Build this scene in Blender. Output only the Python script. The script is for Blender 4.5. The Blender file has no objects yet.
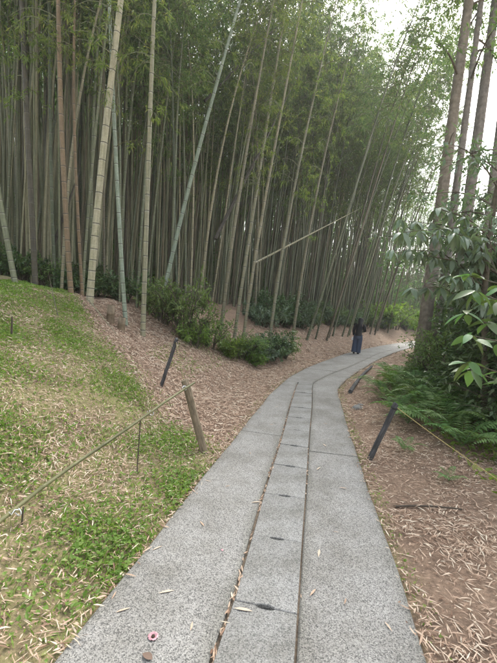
import bpy, bmesh, math, random
import numpy as np
from mathutils import Vector, Matrix, Euler
random.seed(7)
rng = np.random.default_rng(11)
R_ = math.radians

# ------------------------------------------------------------------ camera, sky, sun, exposure
scene = bpy.context.scene
col = scene.collection
cam_d = bpy.data.cameras.new('camera'); cam = bpy.data.objects.new('camera', cam_d); col.objects.link(cam)
cam_d.sensor_fit = 'VERTICAL'; cam_d.sensor_height = 36.0; cam_d.lens = 370 / 663 * 36.0
cam_d.clip_start = 0.05; cam_d.clip_end = 3000
cam.location = (0, 0, 1.6)
_p, _r = R_(-3.0), R_(3.5)
_f = Vector((0, math.cos(_p), math.sin(_p))); _rt = Vector((1, 0, 0)); _u = _rt.cross(_f)
_r2 = _rt * math.cos(_r) + _u * math.sin(_r); _u2 = _u * math.cos(_r) - _rt * math.sin(_r)
cam.rotation_euler = Matrix((_r2, _u2, -_f)).transposed().to_euler()
scene.camera = cam
SUN_EL, SUN_AZ = R_(46), R_(24)          # azimuth clockwise from +Y
world = bpy.data.worlds.new('World'); scene.world = world; world.use_nodes = True
wn = world.node_tree.nodes; wl = world.node_tree.links
sky = wn.new('ShaderNodeTexSky'); sky.sky_type = 'NISHITA'; sky.sun_disc = False
sky.sun_elevation = SUN_EL; sky.sun_rotation = SUN_AZ; sky.air_density = 1.0; sky.dust_density = 4.0; sky.ozone_density = 1.0
hs = wn.new('ShaderNodeHueSaturation'); hs.inputs['Saturation'].default_value = 0.35      # thin even overcast
wl.new(sky.outputs['Color'], hs.inputs['Color'])
wl.new(hs.outputs['Color'], wn['Background'].inputs['Color'])
wn['Background'].inputs['Strength'].default_value = 0.13
sun_d = bpy.data.lights.new('sun', 'SUN'); sun_d.energy = 1.5; sun_d.angle = R_(12); sun_d.color = (1.0, 0.95, 0.86)
sun = bpy.data.objects.new('sun', sun_d); col.objects.link(sun)
_sd = Vector((math.sin(SUN_AZ) * math.cos(SUN_EL), math.cos(SUN_AZ) * math.cos(SUN_EL), math.sin(SUN_EL)))
sun.rotation_euler = _sd.to_track_quat('Z', 'Y').to_euler(); sun.location = (8, 10, 30)
scene.view_settings.view_transform = 'Standard'; scene.view_settings.look = 'None'
scene.view_settings.gamma = 1.0; scene.view_settings.exposure = 2.12
scene.view_settings.use_curve_mapping = False
scene.cycles.max_bounces = 5; scene.cycles.diffuse_bounces = 3; scene.cycles.glossy_bounces = 1; scene.cycles.transmission_bounces = 3; scene.cycles.transparent_max_bounces = 2

# ------------------------------------------------------------------ layout of path and terrain (metres)
#TERRAIN-BEGIN
PL = np.array([(-4.2,-14),(-2.0,-5),(-1.05,0.0),(-.75,1.51),(-.62,2.08),(-.4,3.1),(-.03,4.74),(.49,7.1),(1.12,9.3),(1.97,11.4),(4.33,16.3),(8.0,22.4),(12.5,29),(20,38.5),(30,50)], float)
PG = np.array([(-3.5,-14),(-1.35,-5),(-.4,0.0),(-.08,1.55),(.02,1.99),(.22,3.17),(.48,4.49),(.79,6.29),(1.16,8.27),(1.5,9.6)], float)
PC = np.array([(-3.1,-14),(-.95,-5),(.01,0.0),(.3,1.57),(.39,2.09),(.6,3.22),(.84,4.56),(1.19,6.39),(1.54,8.51),(2.29,10.04),(3.34,11.87),(6.1,17.2),(9.1,21.9),(13.3,28.3),(20.8,37.6),(30.6,49.4)], float)
PR = np.array([(-2.5,-14),(-.35,-5),(.62,0.0),(.91,1.61),(1.04,2.33),(1.2,3.38),(1.41,4.66),(1.67,6.17),(2.02,8.09),(2.91,10.1),(5.08,14.4),(7.41,18.52),(10.24,23.03),(14.2,27.8),(21.6,36.8),(31.2,48.8)], float)
def smooth_line(P, n=4):
    out = P
    for k in (.12, .25):                    # light corner cutting
        a, b = out[:-1], out[1:]
        q = np.empty((len(a) * 2, 2)); q[0::2] = a * (1 - k) + b * k; q[1::2] = a * k + b * (1 - k)
        out = np.vstack([out[:1], q, out[-1:]])
    return out
PL, PG, PC, PR = [smooth_line(p) for p in (PL, PG, PC, PR)]
def sdist(P, xy):
    """signed distance to polyline, positive on its left"""
    best = np.full(len(xy), 1e18); sg = np.zeros(len(xy))
    for a, b in zip(P[:-1], P[1:]):
        d = b - a; L2 = d @ d
        t = np.clip(((xy - a) @ d) / L2, 0, 1)
        q = xy - (a + t[:, None] * d)
        dd = (q ** 2).sum(1)
        cr = d[0] * (xy[:, 1] - a[1]) - d[1] * (xy[:, 0] - a[0])
        m = dd < best
        best[m] = dd[m]; sg[m] = np.sign(cr[m])
    return np.sqrt(best) * np.where(sg == 0, 1, sg)
def sstep(a, b, x):
    t = np.clip((x - a) / (b - a), 0, 1); return t * t * (3 - 2 * t)
def bump(x, y):
    return (np.sin(x * 1.7 + y * .6 + .3) * np.sin(y * 1.3 - x * .5) * .5 + np.sin(x * 3.9 + 1.1) * np.sin(y * 4.3 + x * 1.2) * .28
            + np.sin(x * 8.3 - y * 3.1) * np.sin(y * 7.1 + 2.) * .13 + np.sin(x * 15.1 + y * 6) * np.sin(y * 17.3 - x * 4) * .06)
def grass_mask(x, y):                       # 1 on the grassy mound beside the camera
    e = 4.05 + 1.15 * (-.35 - x) - y + .25 * np.sin(x * 3 + y * 2)
    return sstep(-.25, .35, e)
def terrain(x, y):
    x = np.atleast_1d(np.asarray(x, float)); y = np.atleast_1d(np.asarray(y, float))
    xy = np.stack([x, y], 1)
    sl = sdist(PL, xy); sr = -sdist(PR, xy)
    zl = np.interp(sl, [0, .4, .9, 1.6, 2.3, 3.0, 3.8, 4.6, 6, 12, 20, 40, 100, 400], [.02, .06, .12, .5, .84, 1.15, 1.58, 1.76, 1.95, 2.7, 4.6, 11, 20, 26])
    zr = np.interp(sr, [0, .5, 1.5, 3, 6, 15, 40, 100, 400], [.02, .04, .1, .22, .45, 1.4, 6, 14, 20])
    inside = np.minimum(-sl, -sr)
    zin = np.where((y < 9.3), -np.clip((inside - .14) * 4, 0, .34), -.0)
    z = np.where(sl > 0, zl, np.where(sr > 0, zr, zin))
    g = grass_mask(x, y) * (sl > 0)
    z = z + g * .12 * sstep(.6, 2.0, sl) * sstep(9, 4, y)
    amp = np.where(sl > 0, .02 + .12 * sstep(.6, 4, sl), np.where(sr > 0, .015 + .08 * sstep(.5, 4, sr), 0))
    return z + bump(x, y) * amp
#TERRAIN-END
def tz(x, y): return float(terrain(x, y)[0])

# ------------------------------------------------------------------ helpers
def tag(o, label=None, cat=None, group=None, kind=None):
    if label: o['label'] = label
    if cat: o['category'] = cat
    if group: o['group'] = group
    if kind: o['kind'] = kind
    return o
def empty(name, loc=(0, 0, 0), rot=(0, 0, 0)):
    o = bpy.data.objects.new(name, None); o.empty_display_size = .1; col.objects.link(o)
    o.location = loc; o.rotation_euler = rot; return o
def link(name, me, parent=None, loc=(0, 0, 0), rot=(0, 0, 0), scale=1.0):
    o = bpy.data.objects.new(name, me); col.objects.link(o)
    o.location = loc; o.rotation_euler = rot
    o.scale = (scale,) * 3 if not hasattr(scale, '__len__') else scale
    o.parent = parent; return o
def np_mesh(name, V, F, mats, midx=None, shade=None, smooth=False):
    """F: list of (n,k) index arrays"""
    me = bpy.data.meshes.new(name)
    V = np.asarray(V, np.float32)
    F = [np.asarray(f, np.int32) for f in (F if isinstance(F, list) else [F]) if len(f)]
    loops = np.concatenate([f.ravel() for f in F]); tot = np.concatenate([np.full(len(f), f.shape[1], np.int32) for f in F])
    st = np.concatenate([[0], np.cumsum(tot)[:-1]]).astype(np.int32)
    me.vertices.add(len(V)); me.vertices.foreach_set('co', V.ravel())
    me.loops.add(len(loops)); me.loops.foreach_set('vertex_index', loops)
    me.polygons.add(len(tot)); me.polygons.foreach_set('loop_start', st)
    if midx is not None: me.polygons.foreach_set('material_index', np.asarray(midx, np.int32))
    me.update(calc_edges=True)
    if shade is not None:
        a = me.attributes.new('shade', 'FLOAT', 'FACE'); a.data.foreach_set('value', np.asarray(shade, np.float32))
    me.polygons.foreach_set('use_smooth', np.full(len(tot), smooth))
    for m in (mats if isinstance(mats, (list, tuple)) else [mats]): me.materials.append(m)
    return me
class MB:
    """collects shapes into one mesh"""
    def __init__(s): s.V = []; s.F4 = []; s.F3 = []; s.M4 = []; s.M3 = []; s.S4 = []; s.S3 = []; s.n = 0
    def add(s, V, F, m=0, shade=None):
        F = np.asarray(F, int)
        if len(F) == 0: return
        sh = rng.random(len(F)) if shade is None else np.broadcast_to(shade, len(F))
        mm = np.broadcast_to(m, len(F))
        if F.shape[1] == 4: s.F4.append(F + s.n); s.M4.append(mm); s.S4.append(sh)
        else: s.F3.append(F + s.n); s.M3.append(mm); s.S3.append(sh)
        s.V.append(np.asarray(V, float)); s.n += len(V)
    def mesh(s, name, mats, smooth=False):
        F = []; M = []; S = []
        if s.F4: F.append(np.vstack(s.F4)); M += s.M4; S += s.S4
        if s.F3: F.append(np.vstack(s.F3)); M += s.M3; S += s.S3
        return np_mesh(name, np.vstack(s.V), F, mats, np.concatenate(M), np.concatenate(S), smooth)
def frame(d):
    d = d / np.linalg.norm(d); a = np.array([0, 0, 1.]) if abs(d[2]) < .9 else np.array([1., 0, 0])
    s = np.cross(d, a); s /= np.linalg.norm(s); return s, np.cross(s, d)
def tube(P, rad, n=8, cap=True):
    """P (k,3), rad (k,) or (k,2). Returns V, F4"""
    P = np.asarray(P, float); k = len(P); rad = np.broadcast_to(np.asarray(rad, float).reshape(k if np.ndim(rad) else 1, -1), (k, 2 if np.ndim(rad) == 2 else 1))
    T = np.gradient(P, axis=0); V = []
    s0 = None
    for i in range(k):
        d = T[i] / (np.linalg.norm(T[i]) + 1e-9)
        if s0 is None: s, u = frame(d)
        else:
            s = s0 - d * (s0 @ d); s /= np.linalg.norm(s) + 1e-9; u = np.cross(s, d)
        s0 = s
        a = np.arange(n) * 2 * math.pi / n
        rx, ry = (rad[i, 0], rad[i, -1])
        V.append(P[i] + np.cos(a)[:, None] * s * rx + np.sin(a)[:, None] * u * ry)
    V = np.vstack(V); j = np.arange(n); j2 = (j + 1) % n
    F = np.vstack([np.stack([i * n + j, i * n + j2, (i + 1) * n + j2, (i + 1) * n + j], 1) for i in range(k - 1)])
    if cap:
        V = np.vstack([V, P[:1], P[-1:]]); c0, c1 = len(V) - 2, len(V) - 1
        F = np.vstack([F, np.stack([np.full(n, c0), j2, j, j], 1)[:, [0, 1, 2, 2]], np.stack([np.full(n, c1), (k - 1) * n + j, (k - 1) * n + j2, (k - 1) * n + j2], 1)])
    return V, F
def tube_add(mb, P, rad, n=8, m=0, cap=True, shade=None):
    V, F = tube(P, rad, n, False); mb.add(V, F, m, shade)
    if cap:
        k = len(P); j = np.arange(n); j2 = (j + 1) % n
        mb.add(np.vstack([V[:n], [P[0]]]), np.stack([np.full(n, n), j2, j], 1), m, shade)
        mb.add(np.vstack([V[-n:], [P[-1]]]), np.stack([np.full(n, n), j, j2], 1), m, shade)
def blades(P, D, N, l, w, fold=.12, droop=.0):
    """leaf diamonds: returns V (4n,3), F (n,4)"""
    P = np.asarray(P, float); n = len(P); l = np.broadcast_to(l, n)[:, None]; w = np.broadcast_to(w, n)[:, None]
    D = D / (np.linalg.norm(D, axis=1, keepdims=True) + 1e-9)
    S = np.cross(D, N); S /= (np.linalg.norm(S, axis=1, keepdims=True) + 1e-9); U = np.cross(S, D)
    mid = P + D * l * .42
    V = np.stack([P, mid + S * w * .5 + U * w * fold, P + D * l - np.array([0, 0, 1.]) * l * droop, mid - S * w * .5 + U * w * fold], 1).reshape(-1, 3)
    return V, np.arange(4 * n).reshape(n, 4)
def rand_dirs(n, zmin=-1., zmax=1.):
    z = rng.uniform(zmin, zmax, n); a = rng.uniform(0, 2 * math.pi, n); r = np.sqrt(1 - z * z)
    return np.stack([r * np.cos(a), r * np.sin(a), z], 1)

# ------------------------------------------------------------------ materials
def mat(name):
    m = bpy.data.materials.new(name); m.use_nodes = True
    nt = m.node_tree; return m, nt.nodes, nt.links, nt.nodes['Principled BSDF']
def ramp(N, pts):
    r = N.new('ShaderNodeValToRGB'); e = r.color_ramp.elements
    while len(e) < len(pts): e.new(.5)
    for i, (p, c) in enumerate(pts): e[i].position = p; e[i].color = (*c, 1)
    return r
def noise(N, L, scale, detail=4, coord='Object', rough=.6):
    t = N.new('ShaderNodeTexCoord'); n = N.new('ShaderNodeTexNoise'); n.inputs['Scale'].default_value = scale
    n.inputs['Detail'].default_value = detail; n.inputs['Roughness'].default_value = rough
    L.new(t.outputs[coord], n.inputs['Vector']); return n
def mix(N, L, fac, a, b, kind='MIX'):
    x = N.new('ShaderNodeMix'); x.data_type = 'RGBA'; x.blend_type = kind
    for s, v in ((x.inputs[0], fac), (x.inputs[6], a), (x.inputs[7], b)):
        if isinstance(v, (int, float)): s.default_value = v
        elif isinstance(v, tuple): s.default_value = (*v, 1)
        else: L.new(v, s)
    return x.outputs[2]
def bumpn(N, L, h, B, strength=.4, dist=.01):
    b = N.new('ShaderNodeBump'); b.inputs['Strength'].default_value = strength; b.inputs['Distance'].default_value = dist
    L.new(h, b.inputs['Height']); L.new(b.outputs['Normal'], B.inputs['Normal'])
def simple(name, c1, c2, scale=8, rough=.8, bump_s=.3, bdist=.01, detail=5):
    m, N, L, B = mat(name); n = noise(N, L, scale, detail)
    r = ramp(N, [(.3, c1), (.7, c2)]); L.new(n.outputs['Fac'], r.inputs[0]); L.new(r.outputs[0], B.inputs['Base Color'])
    B.inputs['Roughness'].default_value = rough
    if bump_s: bumpn(N, L, n.outputs['Fac'], B, bump_s, bdist)
    return m
def leaf_mat(name, cols, rough=.5, transl=.35, hue=.5, spec=.3, tint=(1.15, 1.25, .55)):
    """colour per leaf from face attribute 'shade', slight change per plant; part of the light passes through"""
    m, N, L, B = mat(name)
    a = N.new('ShaderNodeAttribute'); a.attribute_name = 'shade'
    oi = N.new('ShaderNodeObjectInfo')
    r = ramp(N, [(i / (len(cols) - 1), c) for i, c in enumerate(cols)]); L.new(a.outputs['Fac'], r.inputs[0])
    h = N.new('ShaderNodeHueSaturation')
    mr = N.new('ShaderNodeMapRange'); mr.inputs['To Min'].default_value = .5 - .03 * hue; mr.inputs['To Max'].default_value = .5 + .03 * hue
    L.new(oi.outputs['Random'], mr.inputs['Value']); L.new(mr.outputs[0], h.inputs['Hue'])
    mv = N.new('ShaderNodeMapRange'); mv.inputs['To Min'].default_value = 1 - .3 * hue; mv.inputs['To Max'].default_value = 1 + .3 * hue
    L.new(oi.outputs['Random'], mv.inputs['Value']); L.new(mv.outputs[0], h.inputs['Value'])
    L.new(r.outputs[0], h.inputs['Color']); L.new(h.outputs[0], B.inputs['Base Color'])
    B.inputs['Roughness'].default_value = rough; B.inputs['Specular IOR Level'].default_value = spec
    t = N.new('ShaderNodeBsdfTranslucent'); L.new(mix(N, L, 1.0, h.outputs[0], tint, 'MULTIPLY'), t.inputs['Color'])
    ms = N.new('ShaderNodeMixShader'); ms.inputs[0].default_value = transl
    L.new(B.outputs[0], ms.inputs[1]); L.new(t.outputs[0], ms.inputs[2]); L.new(ms.outputs[0], N['Material Output'].inputs['Surface'])
    return m
def attr_mat(name, cols, rough=.85, noise_scale=0):
    m, N, L, B = mat(name)
    a = N.new('ShaderNodeAttribute'); a.attribute_name = 'shade'
    r = ramp(N, [(i / (len(cols) - 1), c) for i, c in enumerate(cols)]); L.new(a.outputs['Fac'], r.inputs[0])
    L.new(r.outputs[0], B.inputs['Base Color']); B.inputs['Roughness'].default_value = rough
    return m
M = {}
M['bamboo_leaf'] = leaf_mat('bamboo_leaf', [(.075, .12, .045), (.11, .17, .065), (.16, .23, .085), (.23, .29, .11), (.40, .40, .16)], transl=.5, hue=.5, tint=(1.0, 1.2, .75))
M['bamboo_leaf_backlit'] = leaf_mat('bamboo_leaf_backlit', [(.10, .16, .05), (.16, .23, .07), (.22, .28, .09), (.34, .36, .14)], transl=.5, hue=.4)  # yellow-lit copy of the bamboo leaf, backlight put into its colour
M['shrub_leaf'] = leaf_mat('shrub_leaf', [(.075, .13, .04), (.125, .20, .07), (.185, .27, .10), (.26, .34, .15)], transl=.4, hue=.6)
M['blue_leaf'] = leaf_mat('blue_leaf', [(.09, .14, .085), (.14, .20, .135), (.20, .26, .185)], transl=.3, rough=.4, hue=.5)
M['dark_leaf'] = leaf_mat('dark_leaf', [(.05, .095, .035), (.085, .145, .055), (.14, .205, .085)], transl=.2, rough=.35, hue=.5, spec=.5)
M['fresh_leaf'] = leaf_mat('fresh_leaf', [(.10, .18, .04), (.16, .26, .06), (.24, .34, .10)], transl=.45)
M['fern'] = leaf_mat('fern', [(.10, .18, .06), (.15, .25, .085), (.21, .32, .12)], transl=.3, hue=.8)
M['big_leaf'] = leaf_mat('big_leaf', [(.11, .19, .075), (.14, .235, .095)], transl=.35, rough=.33, hue=1.2, spec=.5)
M['grass'] = leaf_mat('grass', [(.11, .18, .035), (.17, .27, .06), (.23, .34, .08), (.36, .38, .15)], transl=.45)
M['litter'] = attr_mat('litter', [(.16, .09, .055), (.33, .215, .145), (.48, .345, .245), (.58, .45, .335), (.68, .595, .46)])
M['bark'] = None
M['bark'] = simple('cedar_bark', (.13, .115, .10), (.27, .245, .215), 9, .9, .8, .03, 8)
M['bark_warm'] = simple('cedar_bark_warm', (.12, .10, .075), (.27, .235, .185), 8, .9, .8, .03, 8)
M['twig'] = simple('twig_bark', (.06, .05, .035), (.13, .11, .075), 20, .85, .3)
M['stem'] = simple('bamboo_branch', (.09, .11, .045), (.17, .17, .08), 8, .6, 0)
M['post'] = simple('post_weathered_dark', (.035, .035, .038), (.10, .10, .105), 25, .7, .4, .004)
def wood(name, c1, c2):
    m, N, L, B = mat(name); tc = N.new('ShaderNodeTexCoord'); mp = N.new('ShaderNodeMapping'); mp.inputs['Scale'].default_value = (70, 70, 3.5); L.new(tc.outputs['Object'], mp.inputs['Vector'])
    n = N.new('ShaderNodeTexNoise'); n.inputs['Scale'].default_value = 1; n.inputs['Detail'].default_value = 6; n.inputs['Roughness'].default_value = .7; L.new(mp.outputs[0], n.inputs['Vector'])
    r = ramp(N, [(.32, tuple(c * .35 for c in c1)), (.42, c1), (.68, c2)]); L.new(n.outputs['Fac'], r.inputs[0])
    n2 = noise(N, L, 9, 5); r2 = ramp(N, [(.35, (.65, .66, .6)), (.6, (1.05, 1.05, 1.05))]); L.new(n2.outputs['Fac'], r2.inputs[0])
    L.new(mix(N, L, 1, r.outputs[0], r2.outputs[0], 'MULTIPLY'), B.inputs['Base Color']); B.inputs['Roughness'].default_value = .88; bumpn(N, L, n.outputs['Fac'], B, .8, .008); return m
M['post_wood'] = wood('post_wood', (.17, .13, .085), (.33, .265, .18))
M['post'] = wood('post_dark_weathered', (.045, .045, .048), (.13, .13, .135))
M['rope_y'] = simple('rope_yellow', (.30, .24, .09), (.48, .40, .17), 60, .8, .3)
M['rope_k'] = simple('rope_black', (.02, .02, .02), (.05, .05, .045), 60, .8, .3)
M['white'] = simple('white_plastic', (.6, .63, .66), (.8, .8, .8), 40, .4, .1)
M['stone'] = simple('grey_stone', (.14, .14, .13), (.27, .27, .25), 30, .85, .6)
M['deadwood'] = simple('dead_wood', (.045, .035, .025), (.12, .095, .07), 12, .9, .6)
M['soil'] = simple('joint_soil', (.08, .065, .05), (.22, .17, .12), 35, .95, .8, .01)
M['black_cloth'] = simple('black_cloth', (.006, .006, .007), (.016, .016, .018), 30, .85, .2)
M['denim'] = simple('denim', (.035, .05, .09), (.07, .095, .155), 50, .85, .2)
M['skin'] = simple('skin', (.42, .26, .19), (.5, .32, .24), 10, .55, 0)
M['hair'] = simple('hair', (.003, .003, .003), (.008, .007, .006), 60, .75, .4)
M['petal'] = simple('petal', (.42, .19, .22), (.62, .36, .39), 40, .5, .1)
M['flower_centre'] = simple('flower_centre', (.02, .015, .01), (.06, .04, .02), 60, .8, .2)

def culm_mat(name, c_lo, c_hi, spread=.35):
    m, N, L, B = mat(name)
    oi = N.new('ShaderNodeObjectInfo'); n = noise(N, L, 1.3, 5); n2 = noise(N, L, 30, 3)
    r = ramp(N, [(.0, c_lo), (1, c_hi)])
    ad = N.new('ShaderNodeMath'); ad.operation = 'MULTIPLY_ADD'; ad.inputs[1].default_value = 1.2; ad.inputs[2].default_value = -.6
    L.new(n.outputs['Fac'], ad.inputs[0])
    ad2 = N.new('ShaderNodeMath'); ad2.operation = 'ADD'; L.new(ad.outputs[0], ad2.inputs[0]); L.new(oi.outputs['Random'], ad2.inputs[1])
    L.new(ad2.outputs[0], r.inputs[0])
    tc = N.new('ShaderNodeTexCoord'); mp = N.new('ShaderNodeMapping'); mp.inputs['Scale'].default_value = (28, 28, 1.6); L.new(tc.outputs['Object'], mp.inputs['Vector'])
    st = N.new('ShaderNodeTexNoise'); st.inputs['Scale'].default_value = 1.0; st.inputs['Detail'].default_value = 5; L.new(mp.outputs[0], st.inputs['Vector'])
    sr = ramp(N, [(.3, (.62, .63, .55)), (.5, (1, 1, 1)), (.72, (1.22, 1.2, 1.16))]); L.new(st.outputs['Fac'], sr.inputs[0])
    bl = noise(N, L, 6, 6, rough=.75); br = ramp(N, [(.44, (0, 0, 0)), (.62, (1, 1, 1))]); L.new(bl.outputs['Fac'], br.inputs[0])
    cc = mix(N, L, 1, r.outputs[0], sr.outputs[0], 'MULTIPLY')
    g = N.new('ShaderNodeMath'); g.operation = 'MULTIPLY'; g.inputs[1].default_value = .45; L.new(br.outputs[0], g.inputs[0])
    cc = mix(N, L, g.outputs[0], cc, mix(N, L, 1, cc, (.62, .70, .52), 'MULTIPLY'))
    L.new(mix(N, L, .35, cc, n2.outputs['Fac'], 'OVERLAY'), B.inputs['Base Color'])
    B.inputs['Roughness'].default_value = .5; B.inputs['Specular IOR Level'].default_value = .35
    return m
CULM = {
 'green': culm_mat('culm_green', (.075, .095, .055), (.18, .19, .115)),
 'straw': culm_mat('culm_straw', (.18, .165, .105), (.31, .28, .185)),
 'tan': culm_mat('culm_tan', (.19, .185, .12), (.28, .265, .175)),
 'dull': culm_mat('culm_dull', (.07, .062, .042), (.17, .145, .095)),
 'rust': culm_mat('culm_rust', (.18, .125, .07), (.26, .19, .115)),
 'pale': culm_mat('culm_pale', (.36, .335, .23), (.43, .40, .285)),
 'blue': culm_mat('culm_blue_green', (.165, .215, .165), (.24, .285, .22)),
 'deadwood': culm_mat('culm_dead', (.03, .026, .02), (.08, .07, .055)),
}
CULM_BLOOM = {'green': culm_mat('bloom_green', (.12, .14, .10), (.25, .26, .19)), 'straw': culm_mat('bloom_straw', (.24, .23, .17), (.37, .345, .26)), 'tan': culm_mat('bloom_tan', (.25, .245, .19), (.34, .33, .25)), 'pale': culm_mat('bloom_pale', (.42, .40, .31), (.50, .475, .37)), 'blue': culm_mat('bloom_blue', (.23, .28, .23), (.31, .35, .29)), 'rust': culm_mat('bloom_rust', (.24, .18, .12), (.31, .24, .17)), 'dull': culm_mat('bloom_dull', (.10, .095, .075), (.21, .19, .145))}
M['node_dark'] = simple('bamboo_node_dark', (.05, .048, .036), (.11, .10, .08), 6, .8, 0)
M['node_pale'] = simple('bamboo_node_pale', (.13, .13, .10), (.20, .195, .15), 3, .8, 0)

def concrete(name, scale, dark, light, mean):
    m, N, L, B = mat(name)
    t = N.new('ShaderNodeTexCoord')
    v = N.new('ShaderNodeTexVoronoi'); v.inputs['Scale'].default_value = scale; L.new(t.outputs['Object'], v.inputs['Vector'])
    sx = N.new('ShaderNodeSeparateColor'); L.new(v.outputs['Color'], sx.inputs[0])
    r = ramp(N, [(0, dark), (.2, tuple(a * .6 + b * .4 for a, b in zip(dark, mean))), (.42, mean), (.8, tuple(a * .5 + b * .5 for a, b in zip(light, mean))), (1, light)]); L.new(sx.outputs[0], r.inputs[0])
    v2 = N.new('ShaderNodeTexVoronoi'); v2.inputs['Scale'].default_value = scale * 2.3; L.new(t.outputs['Object'], v2.inputs['Vector'])
    sx2 = N.new('ShaderNodeSeparateColor'); L.new(v2.outputs['Color'], sx2.inputs[0])
    r2 = ramp(N, [(0, (.8, .8, .8)), (1, (1.18, 1.18, 1.18))]); L.new(sx2.outputs[1], r2.inputs[0])
    n = noise(N, L, 1.1, 6); rr = ramp(N, [(.3, (.70, .69, .66)), (.5, (.95, .95, .94)), (.7, (1.1, 1.1, 1.1))]); L.new(n.outputs['Fac'], rr.inputs[0])
    n3 = noise(N, L, 5, 6, rough=.7); r3 = ramp(N, [(.35, (.86, .85, .82)), (.62, (1.05, 1.05, 1.05))]); L.new(n3.outputs['Fac'], r3.inputs[0])
    c = mix(N, L, 1, r.outputs[0], r2.outputs[0], 'MULTIPLY'); c = mix(N, L, 1, c, rr.outputs[0], 'MULTIPLY'); c = mix(N, L, 1, c, r3.outputs[0], 'MULTIPLY')
    gt = N.new('ShaderNodeAttribute'); gt.attribute_name = 'grime'
    gm = N.new('ShaderNodeMath'); gm.operation = 'MULTIPLY'; L.new(gt.outputs['Fac'], gm.inputs[0]); L.new(n3.outputs['Fac'], gm.inputs[1])
    c = mix(N, L, gm.outputs[0], c, mix(N, L, 1, c, (.55, .55, .48), 'MULTIPLY'))
    L.new(c, B.inputs['Base Color']); B.inputs['Roughness'].default_value = .85
    bumpn(N, L, v.outputs['Distance'], B, .5, .004)
    return m
M['aggregate'] = concrete('washed_aggregate', 190, (.10, .098, .094), (.42, .41, .385), (.275, .268, .254))
M['cover'] = concrete('cover_concrete', 170, (.13, .13, .125), (.36, .355, .34), (.25, .248, .235))
M['channel'] = simple('drain_concrete', (.05, .05, .045), (.10, .10, .09), 10, .95, .3)

# ground: soil, dry litter tone, moss and grass by patch
m, N, L, B = mat('forest_floor'); M['ground'] = m
ag = N.new('ShaderNodeAttribute'); ag.attribute_name = 'green'
n1 = noise(N, L, 2.2, 7, rough=.65); n2 = noise(N, L, 26, 6, rough=.7); n3 = noise(N, L, .9, 3)
soil = ramp(N, [(.3, (.15, .105, .075)), (.55, (.28, .20, .145)), (.75, (.42, .315, .23))]); L.new(n2.outputs['Fac'], soil.inputs[0])
pat = ramp(N, [(.35, (.78, .74, .70)), (.65, (1.1, 1.06, 1.0))]); L.new(n1.outputs['Fac'], pat.inputs[0])
c = mix(N, L, 1, soil.outputs[0], pat.outputs[0], 'MULTIPLY')
moss = ramp(N, [(.3, (.14, .145, .045)), (.7, (.32, .31, .13))]); L.new(n2.outputs['Fac'], moss.inputs[0])
mm = N.new('ShaderNodeMath'); mm.operation = 'MULTIPLY_ADD'; mm.inputs[1].default_value = 3.2; mm.inputs[2].default_value = -1.85; L.new(n1.outputs['Fac'], mm.inputs[0])
ma = N.new('ShaderNodeMath'); ma.operation = 'ADD'; ma.use_clamp = True; L.new(mm.outputs[0], ma.inputs[0]); L.new(ag.outputs['Fac'], ma.inputs[1])
mu = N.new('ShaderNodeMath'); mu.operation = 'MULTIPLY'; L.new(ma.outputs[0], mu.inputs[0]); L.new(ag.outputs['Fac'], mu.inputs[1])
c = mix(N, L, mu.outputs[0], c, moss.outputs[0]); L.new(c, B.inputs['Base Color']); B.inputs['Roughness'].default_value = .95
bumpn(N, L, n2.outputs['Fac'], B, .7, .03)

# ------------------------------------------------------------------ ground sheet
def axis(lo, hi, step, far):
    a = list(np.arange(lo, hi, step)); s = step
    x = a[-1]
    up = []
    while x < far: s = min(s * 1.12, 40); x += s; up.append(x)
    s = step; x = a[0]; dn = []
    while x > -far: s = min(s * 1.12, 40); x -= s; dn.append(x)
    return np.array(dn[::-1] + a + up)
gx = axis(-4.5, 4.0, .075, 700); gy = axis(1.0, 10.0, .075, 700)
XX, YY = np.meshgrid(gx, gy); x_, y_ = XX.ravel(), YY.ravel()
zz = np.concatenate([terrain(x_[i:i + 20000], y_[i:i + 20000]) for i in range(0, len(x_), 20000)])
nx, ny = len(gx), len(gy); ii = np.arange(nx * ny).reshape(ny, nx)
FF = np.stack([ii[:-1, :-1].ravel(), ii[:-1, 1:].ravel(), ii[1:, 1:].ravel(), ii[1:, :-1].ravel()], 1)
gme = np_mesh('ground', np.stack([x_, y_, zz], 1), FF, M['ground'], smooth=True)
_xy = np.stack([x_, y_], 1)
SL = np.concatenate([sdist(PL, _xy[i:i + 20000]) for i in range(0, len(x_), 20000)])
SR = -np.concatenate([sdist(PR, _xy[i:i + 20000]) for i in range(0, len(x_), 20000)])
gr = grass_mask(x_, y_) * (SL > 0) * .85
gr = np.maximum(gr, .7 * np.exp(-np.abs(SL) / .10)); gr = np.maximum(gr, .8 * np.exp(-np.abs(SR) / .10))
gr = np.maximum(gr, (SR > 2.5) * .5)
at_ = gme.attributes.new('green', 'FLOAT', 'POINT'); at_.data.foreach_set('value', gr.astype(np.float32))
ground = link('ground', gme); tag(ground, 'brown forest floor with a grassy mound beside the path', kind='structure')

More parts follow.
